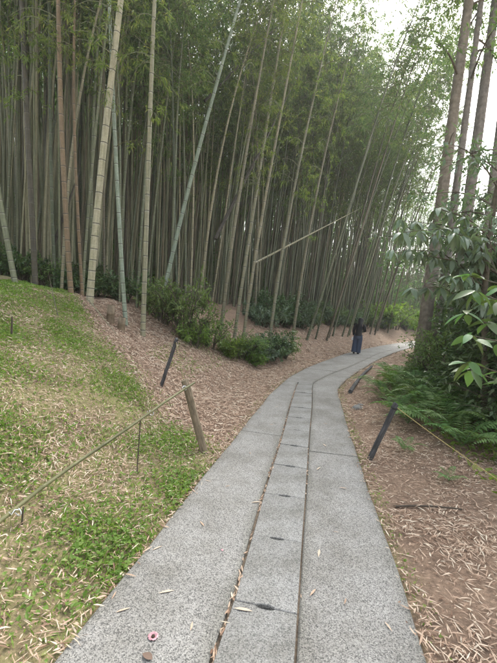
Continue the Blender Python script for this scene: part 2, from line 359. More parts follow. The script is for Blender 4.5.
# ------------------------------------------------------------------ footpath: slabs and drain covers
def resample(P, step):
    d = np.concatenate([[0], np.cumsum(np.hypot(*np.diff(P, axis=0).T))]); n = int(d[-1] / step) + 1
    t = np.linspace(0, d[-1], n); return np.stack([np.interp(t, d, P[:, 0]), np.interp(t, d, P[:, 1])], 1)
ST = resample(PC, .1)                                 # stations on the centre joint
def nearest(P, q):
    P = resample(P, .02); return np.stack([P[np.argmin(((P - p) ** 2).sum(1))] for p in q])
SLp, SGp, SRp = nearest(PL, ST), nearest(PG, ST), nearest(PR, ST)
_j = np.arange(len(ST))
SLp = SLp - .004 * np.stack([np.sin(_j * .33) + .5 * np.sin(_j * .9 + 1), 0 * _j], 1)
SRp = SRp + .004 * np.stack([np.sin(_j * .3 + 2) + .5 * np.sin(_j * .8), 0 * _j], 1)
TOP = .05
def stn(y): return int(np.argmin(np.abs(ST[:, 1] - y)))
footpath = empty('footpath'); tag(footpath, 'pale concrete footpath with a row of drain covers along it', kind='structure')
def slab(name, A, Bq, a, b, ia, ib, m, depth=.2, top=TOP, gap=.006):
    """strip between polylines A and Bq over stations a..b, edges inset by ia, ib, eased corners"""
    idx = np.arange(a, b + 1); pa, pb = A[idx].copy(), Bq[idx].copy()
    d = pb - pa; w = np.linalg.norm(d, axis=1, keepdims=True); d = d / w
    pa = pa + d * ia; pb = pb - d * ib
    tdir = (pb[-1] + pa[-1] - pb[-2] - pa[-2]); tdir /= np.linalg.norm(tdir); pa[-1] -= tdir * gap; pb[-1] -= tdir * gap
    t0 = (pb[1] + pa[1] - pb[0] - pa[0]); t0 /= np.linalg.norm(t0); pa[0] += t0 * gap; pb[0] += t0 * gap
    e = .009; prof = [(0, 0, -depth), (0, 0, -e), (1, 0, 0), (2, 0, 0), (3, 0, -e), (3, 0, -depth)]
    V = []; G = []; K = 8
    for i in range(len(idx)):
        g = .07 + .03 * math.sin(i * .7 + a)
        V += [(*pa[i], top - depth), (*pa[i], top - e), (*(pa[i] + d[i] * e), top), (*(pa[i] + d[i] * g), top), (*(pb[i] - d[i] * g), top), (*(pb[i] - d[i] * e), top), (*pb[i], top - e), (*pb[i], top - depth)]
        G += [1, 1, 1, 0, 0, 1, 1, 1]
    n = len(idx); F = []
    for i in range(n - 1):
        for k in range(7): F.append((i * 8 + k, (i + 1) * 8 + k, (i + 1) * 8 + k + 1, i * 8 + k + 1))
    F4 = np.array(F)[:, ::-1]
    me = np_mesh(name, np.array(V), [F4, np.array([list(range(8)), [(n - 1) * 8 + k for k in range(7, -1, -1)]])], m)
    ga = me.attributes.new('grime', 'FLOAT', 'POINT'); ga.data.foreach_set('value', np.array(G, np.float32))
    return link(name, me, footpath)
yl = [-6, -1.2, 4.62, 8.45]
for a, b in zip(yl[:-1], yl[1:]): slab('concrete_slab', SLp, SGp, stn(a), stn(b), 0, .010, M['aggregate'])
yr = [-6, -.6, 4.15, 8.45, 11.5, 14.6, 17.7, 21, 24.5, 28, 32, 37, 43]
for a, b in zip(yr[:-1], yr[1:]): slab('concrete_slab', ST, SRp, stn(a), stn(b), .005, 0, M['aggregate'], top=TOP - .003 + random.uniform(-.002, .002))
yf = [8.45, 10.6, 13.2, 16.2, 19.2, 22.7, 26.2, 30, 34, 39, 43]
for a, b in zip(yf[:-1], yf[1:]): slab('concrete_slab', SLp, ST, stn(a), stn(b), 0, .008, M['aggregate'], top=TOP - .004 + random.uniform(-.003, .003))
# drain covers with a lifting notch at each end
s_all = np.concatenate([[0], np.cumsum(np.hypot(*np.diff(ST, axis=0).T))])
s0, s1 = s_all[stn(-3)], s_all[stn(8.38)]
# joints measured in the photograph fall about every 0.62 m
phase = s_all[stn(1.86)] + .02
k0 = int(math.floor((s0 - phase) / .622)); nK = int(math.floor((s1 - phase) / .622)) + 1
def sec(s):
    i = min(np.searchsorted(s_all, s), len(ST) - 1)
    f = lambda P: np.array([np.interp(s, s_all, P[:, 0]), np.interp(s, s_all, P[:, 1])])
    return f(SGp), f(ST)
for k in range(k0, nK):
    a, b = phase + k * .622 + .004, min(phase + (k + 1) * .622, s1 + .05) - .004
    (ga, ca), (gb, cb) = sec(a), sec(b)
    def lerp(p, q, t): return p + (q - p) * t
    wa = np.linalg.norm(ca - ga)
    A0, A1 = lerp(ga, ca, .010 / wa), lerp(ga, ca, 1 - .006 / wa); B0, B1 = lerp(gb, cb, .010 / wa), lerp(gb, cb, 1 - .006 / wa)
    tdir = (B0 - A0) / np.linalg.norm(B0 - A0)
    out = []
    for (p, q, sg) in ((A0, A1, 1), (B1, B0, -1)):
        out.append(p)
        for t in np.linspace(0, math.pi, 9): out.append(lerp(p, q, .5 - .15 * math.cos(t)) + tdir * sg * .014 * math.sin(t))
        out.append(q)
    bm = bmesh.new(); ctr = (A0 + A1 + B0 + B1) / 4
    vs = [bm.verts.new((p[0] - ctr[0], p[1] - ctr[1], 0)) for p in out]
    f = bm.faces.new(vs); bm.normal_update()
    if f.normal.z < 0: f.normal_flip()
    r = bmesh.ops.extrude_face_region(bm, geom=[f]); vv = [v for v in r['geom'] if isinstance(v, bmesh.types.BMVert)]
    bmesh.ops.translate(bm, verts=vv, vec=(0, 0, .07))
    bmesh.ops.recalc_face_normals(bm, faces=bm.faces)
    te = [e for e in bm.edges if all(v.co.z > .06 for v in e.verts)]
    bmesh.ops.bevel(bm, geom=te, offset=.004, segments=1, affect='EDGES')
    me = bpy.data.meshes.new('drain_cover'); bm.to_mesh(me); bm.free(); me.materials.append(M['cover'])
    link('drain_cover', me, footpath, (ctr[0], ctr[1], TOP - .076 + random.uniform(0, .010)), (R_(random.uniform(-.5, .5)), R_(random.uniform(-.5, .5)), 0))
# dark channel below the covers and soil packed in the long joints
mb = MB(); ia, ib = stn(-3.2), stn(8.6); ids = np.arange(ia, ib + 1)
V = np.vstack([np.c_[SGp[ids] - [.05, 0], np.full(len(ids), -.22)], np.c_[ST[ids] + [.05, 0], np.full(len(ids), -.22)]]); n = len(ids)
mb.add(V, np.stack([np.arange(n - 1), np.arange(n - 1) + n, np.arange(1, n) + n, np.arange(1, n)], 1))
link('drain_channel', mb.mesh('drain_channel', M['channel']), footpath)
for P, w, name in ((SGp, .026, 'joint_soil'), (ST, .015, 'joint_soil')):
    mb = MB(); ids = np.arange(stn(-3.2), stn(8.4 if P is SGp else 36))
    d = (ST[ids] - SGp[ids]); d /= np.linalg.norm(d, axis=1, keepdims=True)
    zt = TOP - .022 + .006 * np.sin(ids * .7)
    V = np.vstack([np.c_[P[ids] - d * w, zt], np.c_[P[ids] + d * w, zt], np.c_[P[ids] - d * w, zt - .03], np.c_[P[ids] + d * w, zt - .03]]); n = len(ids); i = np.arange(n - 1)
    mb.add(V, np.stack([i, i + n, i + n + 1, i + 1], 1)); mb.add(V, np.stack([i + 2 * n, i, i + 1, i + 2 * n + 1], 1)); mb.add(V, np.stack([i + n, i + 3 * n, i + 3 * n + 1, i + n + 1], 1))
    link(name, mb.mesh(name, M['soil']), footpath)

# ------------------------------------------------------------------ bamboo
def culm_axis(H, bend, ang, wob, seed):
    z = np.linspace(0, 1, 60); k = bend * (z ** 2.2) * H
    x = np.cos(ang) * k + wob * np.sin(z * 7 + seed); y = np.sin(ang) * k + wob * np.sin(z * 6 + seed * 2)
    x -= x[0]; y -= y[0]
    return np.stack([x, y, z * H * (1 - .25 * bend * z)], 1)
def along(A, t): return np.stack([np.interp(t, np.linspace(0, 1, len(A)), A[:, i]) for i in range(3)], -1)
def culm_mesh(name, A, H, r0, mcol, sides=10, top=1.0):
    z = 0.06; P = []; rad = []; mi = []
    rr = lambda t: r0 * np.interp(t, [0, .03, .3, .7, 1], [1.1, 1.0, .88, .5, .06])
    z_prev = 0; tt = [0.]; rf = [1.04]; mm = []
    while z < H * top - .3:
        sp = np.interp(z / H, [0, .04, .15, .5, 1], [.13, .2, .33, .38, .2])
        for dz, f, m in ((-.035, 1.0, 0), (-.009, 1.02, 2), (-.003, 1.08, 1), (.006, 1.02, 1), (.02, .99, 0)):
            zz_ = z + dz
            if zz_ / H <= tt[-1]: continue
            tt.append(zz_ / H); rf.append(f); mm.append(m)
        z += sp * random.uniform(.93, 1.07)
    tt.append(top); rf.append(1.); mm.append(0)
    tt = np.array(tt); P = along(A, tt); rad = rr(tt) * np.array(rf)
    V, F = tube(P, rad, sides, False)
    midx = np.repeat(mm, sides)
    V = np.vstack([V, P[-1:]]); k = len(P); j = np.arange(sides)
    capF = np.stack([np.full(sides, len(V) - 1), (k - 1) * sides + j, (k - 1) * sides + (j + 1) % sides], 1)
    bloom = next((CULM_BLOOM[k] for k in CULM_BLOOM if CULM[k] == mcol), mcol)
    return np_mesh(name, V, [F, capF], [mcol, M['node_dark'], bloom], np.concatenate([midx, np.zeros(sides, int)]), smooth=True)
def crown_meshes(name, A, H, start, nb, leaves_per, blen=1.5, leafl=.17, leafw=.028, leaf='bamboo_leaf'):
    mbt = MB(); LP = []; LD = []; LN = []; TW = []
    for b in range(nb):
        t = start + (1 - start) * (random.random() ** .85) * .985
        p = along(A, t); ang = random.uniform(0, 2 * math.pi)
        L_ = blen * random.uniform(.6, 1.2) * np.interp(t, [0, start, .6, 1], [.5, .6, 1.0, .45])
        o = np.array([math.cos(ang), math.sin(ang), 0]); up = random.uniform(.3, .9)
        s = np.linspace(0, 1, 6)
        Q = p + o * (s * L_)[:, None] + np.array([0, 0, 1]) * ((up * s - (up + random.uniform(.1, .6)) * s ** 2.2) * L_)[:, None]
        tube_add(mbt, Q, np.linspace(.011, .003, 6), 3, cap=False)
        ncl = max(3, leaves_per // 9)
        for c in range(ncl):
            ss = random.uniform(.22, 1.0); q = np.array([np.interp(ss, s, Q[:, i]) for i in range(3)])
            tw = o * .5 + np.array([random.gauss(0, .7), random.gauss(0, .7), random.gauss(-.25, .4)]); tw /= np.linalg.norm(tw)
            tl = random.uniform(.12, .42) * min(1, L_)
            e = q + tw * tl
            TW.append((q, e))
            k = random.randint(6, 12)
            f = rng.uniform(.3, 1.05, k)[:, None]
            LP.append(q + (e - q) * f + rng.normal(0, .02, (k, 3)))
            dd = tw * .6 + rng.normal(0, .55, (k, 3)); dd[:, 2] -= .35; LD.append(dd)
            nn = rng.normal(0, .45, (k, 3)); nn[:, 2] += 1; LN.append(nn)
    LP, LD, LN = map(np.vstack, (LP, LD, LN)); n = len(LP)
    V, F = blades(LP, LD, LN, leafl * rng.uniform(.65, 1.2, n), leafw * rng.uniform(.8, 1.2, n), .15, .12)
    sh = np.clip(rng.normal(.45, .2, n) + (rng.random(n) < .10) * .45, 0, 1)  # some leaves pushed to yellow: backlit highlights painted as leaf colour
    mbt.add(V, F, 1, sh)
    TW = np.array(TW); dv = TW[:, 1] - TW[:, 0]
    V, F = blades(TW[:, 0], dv, rng.normal(0, 1, dv.shape), np.linalg.norm(dv, axis=1), .006, .0); mbt.add(V, F, 0)
    return mbt.mesh(name + '_crown', [M['stem'], M[leaf]])
VAR = []
for v in range(9):
    H = random.uniform(12.5, 16.5); ang = random.uniform(-.9, .9)
    A = culm_axis(H, random.uniform(.05, .15), ang, random.uniform(.03, .07), random.random() * 6)
    cms = {}
    r0 = random.uniform(.030, .046)
    st = [.36, .48, .58, .52, .62, .46, .40, .64, .55][v]
    VAR.append(dict(A=A, H=H, r0=r0, cm=cms, br=crown_meshes('bamboo', A, H, st, 60, 62, 1.6, .15, .025)))
def variant_culm(v, c):
    d = VAR[v]
    if c not in d['cm']: d['cm'][c] = culm_mesh('bamboo_culm', d['A'], d['H'], d['r0'], CULM[c])
    return d['cm'][c]
def lean_rot(lx, ly, spin):
    """tilt so that the stalk's axis points to (lx, ly, 1)"""
    q = Vector((0, 0, 1)).rotation_difference(Vector((lx, ly, 1)).normalized())
    return (q.to_matrix() @ Matrix.Rotation(spin, 3, 'Z')).to_euler()
def stalk(x, y, v, c, lx, ly, spin, sc, label, group, foliage=True):
    o = empty('bamboo_stalk', (x, y, tz(x, y) - .05), lean_rot(lx, ly, spin)); o.scale = (sc,) * 3
    tag(o, label, 'bamboo', group)
    link('culm', variant_culm(v, c), o)
    if foliage:
        link('crown', VAR[v]['br'], o)
    return o
# stalks one can single out: x, y, colour, lean x, lean y, base radius, height, label
HERO = [
 (-3.25, 7.5, 'pale', .035, .0, .080, 15, 'thick pale yellow bamboo stalk with bold rings at the mound top', .45),
 (-3.72, 7.7, 'rust', -.11, .02, .060, 13.5, 'rusty orange-brown bamboo stalk beside the thick pale yellow one', .55),
 (-3.60, 7.95, 'rust', -.10, .03, .038, 12, 'thin rusty bamboo stalk touching the thicker rusty orange-brown one', .6),
 (-2.52, 7.6, 'blue', -.14, .02, .050, 13, 'bluish-green bamboo stalk leaning towards the thick pale yellow one', .42),
 (-2.14, 7.5, 'tan', -.035, .02, .056, 14.5, 'straight straw-coloured bamboo stalk at the corner of the mound by the stumps', .4),
 (-4.62, 7.3, 'green', -.25, .05, .058, 13, 'pale green bamboo stalk tilted away from the path behind the mound', .5),
 (-4.75, 8.2, 'dull', -.1, .0, .068, 14, 'thick olive bamboo stalk behind the tilted pale green one', .42),
 (-2.3, 9.3, 'blue', .175, .03, .060, 14, 'slanting light green bamboo stalk rising clear of the grove above the leafy shrub', .62),
 (-.78, 10.2, 'straw', .05, .05, .056, 14, 'straw-coloured bamboo stalk at the front of the grove, beside the pair', .45),
 (-.42, 10.7, 'tan', .07, .05, .058, 14, 'buff bamboo stalk of the close pair above the low shrubs', .5),
 (-.17, 10.45, 'straw', .085, .04, .052, 14, 'slightly thinner buff bamboo stalk of the close pair above the low shrubs', .5),
 (.62, 11.2, 'tan', .075, .05, .054, 13, 'buff bamboo stalk beside the close buff pair, leaning along the path', .5),
 (1.55, 13.2, 'straw', .085, .05, .058, 14, 'straw bamboo stalk standing at the foot of the leaf-strewn bank', .45),
]
occupied = [(h[0], h[1]) for h in HERO]
for (x, y, c, lx, ly, r0, H, lab, st) in HERO:
    A = culm_axis(H, random.uniform(.03, .08), random.uniform(-.5, .5), .025, random.random() * 6)
    o = empty('bamboo_stalk', (x, y, tz(x, y) - .06), lean_rot(lx, ly, 0)); tag(o, lab, 'bamboo', 'single stalks at the front of the grove')
    link('culm', culm_mesh('bamboo_culm', A, H, r0 * .88, CULM[c], 14), o)
    link('crown', crown_meshes('bamboo', A, H, st * .66, 44, 50, 1.1, .12, .02, 'bamboo_leaf_backlit'), o)
# the grove: individual stalks in front
def in_view(x, y, m=1.12):
    return y > 3 and -.70 * m < (x / y) < .72 * m
cand = []
cy_ = rng.uniform(6.5, 36, 60000); cx_ = rng.uniform(-24, 22, 60000); cs_ = sdist(PL, np.stack([cx_, cy_], 1))
for x, y, s in zip(cx_.tolist(), cy_.tolist(), cs_.tolist()):
    if len(cand) >= 274: break
    if s < 3.3 or s > 11.5 or not in_view(x, y, 1.1): continue
    if x < -1.5 and y < 7.6: continue
    mind = .42 if s < 9 else .55
    if any((x - a) ** 2 + (y - b) ** 2 < mind ** 2 for a, b in occupied): continue
    # keep the front denser
    if random.random() > np.interp(s, [3, 5, 8, 11.5], [1, .7, .5, .35]): continue
    occupied.append((x, y)); cand.append((x, y, s))
for (x, y) in [(3.2, 17.6), (3.9, 18.4), (4.6, 20.2), (5.4, 21.3), (6.2, 22.8), (7.0, 23.6), (7.9, 25.6), (9.2, 27.0), (10.2, 29.3), (11.5, 30.6), (2.6, 16.4), (8.4, 27.6), (4.2, 19.3), (5.9, 22.0), (7.4, 24.5), (8.6, 26.2), (9.6, 28.2)]:
    stalk(x, y, random.randrange(9), random.choice(['green', 'dull']), random.uniform(.15, .23), random.uniform(-.04, .04), random.uniform(-.5, .5), random.uniform(1.25, 1.6), 'bamboo stalk leaning far out over the path beyond the bend', 'stalks leaning over the path')
for (x, y, s) in cand:
    a = x / y
    lx = np.interp(a, [-.6, -.3, 0, .3, .5], [-.045, -.015, .03, .07, .11]) + random.gauss(0, .03)
    ly = random.gauss(.02, .035)
    c = random.choices(['green', 'straw', 'dull'], [.56, .16, .28])[0]
    look = {'green': 'grey-green', 'straw': 'straw-coloured', 'dull': 'dull brownish'}[c]
    where = 'behind the grassy mound' if x < -2.3 else 'behind the shrubs before the bend' if y < 13.5 else 'on the bank beyond the bend'
    lab = look + ' bamboo stalk ' + ('at the grove edge ' if s < 4.8 else 'inside the grove ') + where
    grp = look + (' front stalks ' if s < 4.8 else ' deeper stalks ') + where
    stalk(x, y, random.randrange(9), c, lx, ly, random.uniform(-.6, .6) + (0 if random.random() < .7 else 3), (random.uniform(.78, 1.08) if a < 0 else random.uniform(1.05, 1.3) if a < .15 else random.uniform(1.2, 1.55)), lab, grp)
# the grove behind: one mass of stalks nobody could count
mb = MB(); n_back = 0; LP = []; LD = []
ty_ = 9 + 53 * rng.random(52000) ** 1.6; tx_ = rng.uniform(-45, 34, 52000); txy = np.stack([tx_, ty_], 1); ts_ = sdist(PL, txy); tr_ = -sdist(PR, txy); tz_ = terrain(tx_, ty_)
for x, y, s, sr_, z0 in zip(tx_.tolist(), ty_.tolist(), ts_.tolist(), tr_.tolist(), tz_.tolist()):
    if n_back >= 4300: break
    if not in_view(x, y, 1.2): continue
    if not (5.5 < s < 40 or (sr_ > 4 and y > 30 and x / y < .62) or (y > 44 and abs(x - 26) < 8)): continue
    H = random.uniform(12, 18) * (1.25 if x > 2 else 1); lx = np.interp(x / y, [-.6, 0, .5], [-.03, .025, .08]) + random.gauss(0, .03); ly = random.gauss(0, .03)
    bx, by = random.gauss(0, .8), random.gauss(0, .8)
    t = np.linspace(0, 1, 9); P = np.stack([x + lx * H * t + bx * t ** 3, y + ly * H * t + by * t ** 3, z0 - .1 + H * t], 1)
    r0 = random.uniform(.022, .043)
    tube_add(mb, P, r0 * np.interp(t, [0, .3, .7, 1], [1, .88, .5, .08]), 6, random.choice([0, 0, 0, 1, 1, 2]), cap=False)
    k = 66; tt = rng.uniform(.22, 1, k) ** .8
    cen = np.stack([np.interp(tt, t, P[:, i]) for i in range(3)], 1)
    cl = rng.integers(0, 26, k); off = rng.normal(0, 1, (26, 3)) * [.75, .75, .8]
    LP.append(cen[cl] * .0 + np.stack([np.interp(np.linspace(.52, 1, 26), t, P[:, i]) for i in range(3)], 1)[cl] + off[cl] + rng.normal(0, .28, (k, 3)))
    LD.append(rng.normal(0, .6, (k, 3)) + [0, 0, -.4]); n_back += 1
LP, LD = np.vstack(LP), np.vstack(LD); n = len(LP)
V, F = blades(LP, LD, rng.normal(0, .5, (n, 3)) + [0, 0, 1], rng.uniform(.2, .36, n), rng.uniform(.04, .07, n), .15, .1)
mb.add(V, F, 3, np.clip(rng.normal(.42, .2, n), 0, 1))
# undergrowth inside the deep grove
k = 46000; uy = rng.uniform(14, 66, k); ux = uy * rng.uniform(-.85, .62, k); us = sdist(PL, np.stack([ux, uy], 1)); ok = (us > 11) | ((-sdist(PR, np.stack([ux, uy], 1)) > 4) & (uy > 30))
ux, uy = ux[ok], uy[ok]; k = len(ux); uz = terrain(ux, uy) + rng.random(k) ** 1.5 * 3.4
V, F = blades(np.stack([ux, uy, uz], 1), rng.normal(0, .6, (k, 3)) + [0, 0, .2], rng.normal(0, .5, (k, 3)) + [0, 0, 1], .4, .13, .15, .1)
mb.add(V, F, 3, rng.uniform(0, .5, k))
k = 52000; uy = rng.uniform(36, 72, k); ux = uy * rng.uniform(-.8, .66, k); uxy = np.stack([ux, uy], 1); ok = (sdist(PL, uxy) > 3) | (-sdist(PR, uxy) > 5) | (uy > 52)
ux, uy = ux[ok], uy[ok]; k = len(ux); cz = .5 + .5 * np.sin(ux * .8) * np.sin(uy * .7 + ux * .3)
uz = terrain(ux, uy) + rng.random(k) * (3 + 8 * cz)
V, F = blades(np.stack([ux, uy, uz], 1), rng.normal(0, .6, (k, 3)) + [0, 0, -.1], rng.normal(0, .6, (k, 3)) + [0, 0, 1], rng.uniform(.4, .8, k), .2, .15, .1)
mb.add(V, F, 3, rng.uniform(0, .6, k))
thicket = link('bamboo_thicket', mb.mesh('bamboo_thicket', [CULM['green'], CULM['tan'], CULM['dull'], M['bamboo_leaf']]))
tag(thicket, 'dark mass of distant bamboo filling the depth of the grove', 'bamboo', kind='stuff')
# fallen and leaning dead culms caught in the grove
def pole(name, P0, P1, r, m, label, cat='bamboo', sag=.0, sides=10, group=None, nodes=True):
    P0, P1 = np.array(P0, float), np.array(P1, float); L_ = np.linalg.norm(P1 - P0)
    if nodes:
        s = np.linspace(0, 1, 60)
        A = np.stack([np.zeros(60), np.zeros(60), s * L_], 1); A[:, 0] += sag * np.sin(s * math.pi)
        me = culm_mesh(name, A, L_, r, m, sides)
    else:
        mb_ = MB(); s = np.linspace(0, 1, 7); A = np.stack([sag * np.sin(s * math.pi), 0 * s, s * L_], 1)
        tube_add(mb_, A, np.linspace(r, r * .8, 7), sides); me = mb_.mesh(name, m, True)
    o = link(name, me, None, P0, Vector(P1 - P0).to_track_quat('Z', 'Y').to_euler())
    return tag(o, label, cat, group)
pole('leaning_bamboo', (-1.1, 10.6, tz(-1.1, 10.6) + 2.7), (1.05, 11.6, 8.9), .052, CULM['deadwood'], 'dark dead bamboo stalk slanting across the upright stalks')
pole('leaning_bamboo', (.1, 11.2, 3.1), (3.5, 12.6, 5.3), .03, CULM['pale'], 'thin pale dead bamboo caught slanting low across the grove')
pole('leaning_bamboo', (-5.4, 9.6, 2.2), (-4.6, 9.8, 5.1), .055, CULM['deadwood'], 'short blackened dead bamboo tilted among the stalks behind the mound')
pole('leaning_bamboo', (-1.9, 12.5, 8.4), (1.2, 13.4, 12.5), .045, CULM['deadwood'], 'dark dead bamboo caught high up in the grove foliage')

# ------------------------------------------------------------------ shrubs of the bank
def shrub_var(name, n_stem, n_leaf, ll, lw, m, rx=.55, rz=.8, seed=0):
    mbs = MB(); LP = []; LD = []; LN = []
    for s in range(n_stem):
        a = random.uniform(0, 6.28); rad = rx * math.sqrt(random.random()); h = rz * random.uniform(.45, 1.1) * (1 - .35 * rad / rx)
        e = np.array([math.cos(a) * rad, math.sin(a) * rad, h]); b = np.array([math.cos(a) * .08, math.sin(a) * .08, -.05])
        t = np.linspace(0, 1, 6)[:, None]; Q = b + (e - b) * np.hstack([t ** 1.3, t ** 1.3, t ** .8])
        tube_add(mbs, Q, np.linspace(.012, .004, 6), 4, cap=False)
        for c in range(5):
            f = random.uniform(.35, 1); q = np.array([np.interp(f, t[:, 0], Q[:, i]) for i in range(3)])
            tw = np.array([random.gauss(0, .7) + math.cos(a) * .5, random.gauss(0, .7) + math.sin(a) * .5, random.gauss(.2, .4)]); tw /= np.linalg.norm(tw)
            tl = random.uniform(.08, .28); g = q + tw * tl
            tube_add(mbs, np.stack([q, (q + g) / 2, g]), [.004, .003, .002], 3, cap=False)
            k = max(4, n_leaf // (n_stem * 5))
            ff = rng.uniform(.15, 1.1, k)[:, None]; LP.append(q + (g - q) * ff + rng.normal(0, .025, (k, 3)))
            dd = tw * .7 + rng.normal(0, .6, (k, 3)); LD.append(dd); nn = rng.normal(0, .4, (k, 3)); nn[:, 2] += 1; LN.append(nn)
    LP, LD, LN = map(np.vstack, (LP, LD, LN)); n = len(LP)
    V, F = blades(LP, LD, LN, ll * rng.uniform(.6, 1.25, n), lw * rng.uniform(.8, 1.2, n), .12, .08)
    return mbs.mesh(name + '_stems', M['twig']), np_mesh(name + '_foliage', V, F, m, shade=np.clip(rng.normal(.5, .25, n), 0, 1))
SH = {'green': [shrub_var('shrub', 22, 1500, .075, .027, M['shrub_leaf']) for _ in range(3)],
      'blue': [shrub_var('shrub', 22, 1500, .12, .045, M['blue_leaf'], .6, .6) for _ in range(2)],
      'dark': [shrub_var('shrub', 24, 1900, .10, .042, M['dark_leaf'], .6, .9) for _ in range(2)],
      'fresh': [shrub_var('shrub', 16, 1000, .09, .034, M['fresh_leaf'], .5, .6)]}
def shrub(x, y, kind, sc, label, group=None, dz=0, sz=1.0):
    st, fo = random.choice(SH[kind]); o = empty('shrub', (x, y, tz(x, y) + dz), (0, 0, random.uniform(0, 6.28))); o.scale = (sc, sc, sc * sz)
    tag(o, label, 'shrub', group); link('stems', st, o); link('foliage', fo, o); return o
shrub(-1.55, 9.0, 'green', 1.6, 'tallest bright leafy shrub at the foot of the slanting light green bamboo', sz=1.4)
shrub(-.95, 9.1, 'green', 1.25, 'rounded leafy shrub beside the tallest bright one on the bank')
shrub(-1.25, 8.5, 'fresh', 1.0, 'low light green shrub in front of the tallest leafy one')
shrub(-.4, 9.3, 'fresh', 1.0, 'fresh green low shrub at the foot of the close buff bamboo pair')
shrub(-2.1, 9.1, 'green', 1.3, 'looser shrub behind the tallest bright leafy one, by the straw-coloured stalk')
for (x, y, k, sc) in [(.15, 9.7, 'green', .8), (.5, 10.1, 'blue', .8), (.9, 10.9, 'dark', .85), (1.0, 11.6, 'blue', .8), (1.35, 11.9, 'green', .85), (-.1, 9.4, 'green', .75), (.35, 9.6, 'fresh', .55)]:
    lab = {'dark': 'dark leafy low shrub along the foot of the grove before the bend', 'blue': 'bluish broad-leaved low shrub along the foot of the grove before the bend', 'green': 'green leafy low shrub along the foot of the grove before the bend', 'fresh': 'small fresh green shrub along the foot of the grove before the bend'}[k]
    shrub(x - .15, y + .2, k, sc * 1.3, lab, 'low shrubs along the foot of the grove')
for i in range(26):
    t = i / 25; s = random.uniform(2.5, 3.4)
    y = 13.5 + t * 17; j = np.argmin(np.abs(PL[:, 1] - y)); base = np.array([np.interp(y, PL[:, 1], PL[:, 0]), y])
    x, yy = base[0] - s * .83, base[1] + s * .55
    k = random.choice(['blue', 'dark', 'blue', 'green'])
    lab = {'blue': 'bluish broad-leaved shrub on the bank above the walker', 'dark': 'dark shrub on the bank above the walker', 'green': 'mid-green shrub on the bank above the walker'}[k]
    shrub(x, yy, k, random.uniform(1.2, 1.9), lab, 'shrubs on the bank beyond the bend')
for i, (x, y) in enumerate([(-6.3, 9.2), (-5.6, 9.0), (-5.0, 9.1), (-4.3, 9.0), (-3.9, 9.3), (-3.2, 9.4), (-6.6, 8.6), (-5.9, 10.0), (-2.7, 9.6), (-4.6, 10.1)]):
    shrub(x, y, 'dark' if i % 2 else 'green', random.uniform(.8, 1.2), ('dark' if i % 2 else 'green') + ' shrub in the shade behind the grassy mound', 'shrubs behind the grassy mound')
for i, (x, y) in enumerate([(11.5, 32), (13.3, 34), (15, 36), (17, 38.5), (18.5, 41), (21, 42.5), (24, 44), (22.5, 33), (24.5, 36), (27, 39), (20.5, 31.5), (18.6, 29.8), (29, 47), (25, 48), (17, 27.5), (15.3, 25.5)]):
    shrub(x, y, 'fresh', random.uniform(3.0, 4.6), 'thicket bush at the far end of the path, sunlight put into its yellow-green colour', 'bushes at the far end of the path')  # the light leaf colour stands in for sun on the far foliage

# ------------------------------------------------------------------ cedars on the other side of the path
def trunk_mesh(name, H, r, lean, m, sides=26, amp=.08, flare=.35):
    z = np.concatenate([np.linspace(-.3, 2, 16), np.linspace(2.3, H, 40)]); V = []
    ph = rng.uniform(0, 6.28, 12)
    for zi in z:
        rr = r * np.interp(zi, [-.3, 0, .5, 1.5, H], [1 + flare, 1 + flare * .6, 1 + flare * .25, 1, .3])
        a = np.arange(sides) * 2 * math.pi / sides
        f = 1 + amp * (np.sin(5 * a + ph[0] + .25 * zi) * .5 + np.sin(9 * a + ph[1] + .5 * math.sin(zi * .8)) * .45 + np.sin(13 * a + ph[2] + zi * .3) * .4) + rng.normal(0, .012, sides)
        V.append(np.stack([np.cos(a) * rr * f + lean[0] * zi, np.sin(a) * rr * f + lean[1] * zi, np.full(sides, zi)], 1))
    V = np.vstack(V); j = np.arange(sides); j2 = (j + 1) % sides
    F = np.vstack([np.stack([i * sides + j, i * sides + j2, (i + 1) * sides + j2, (i + 1) * sides + j], 1) for i in range(len(z) - 1)])
    return np_mesh(name, V, F, m, smooth=True)
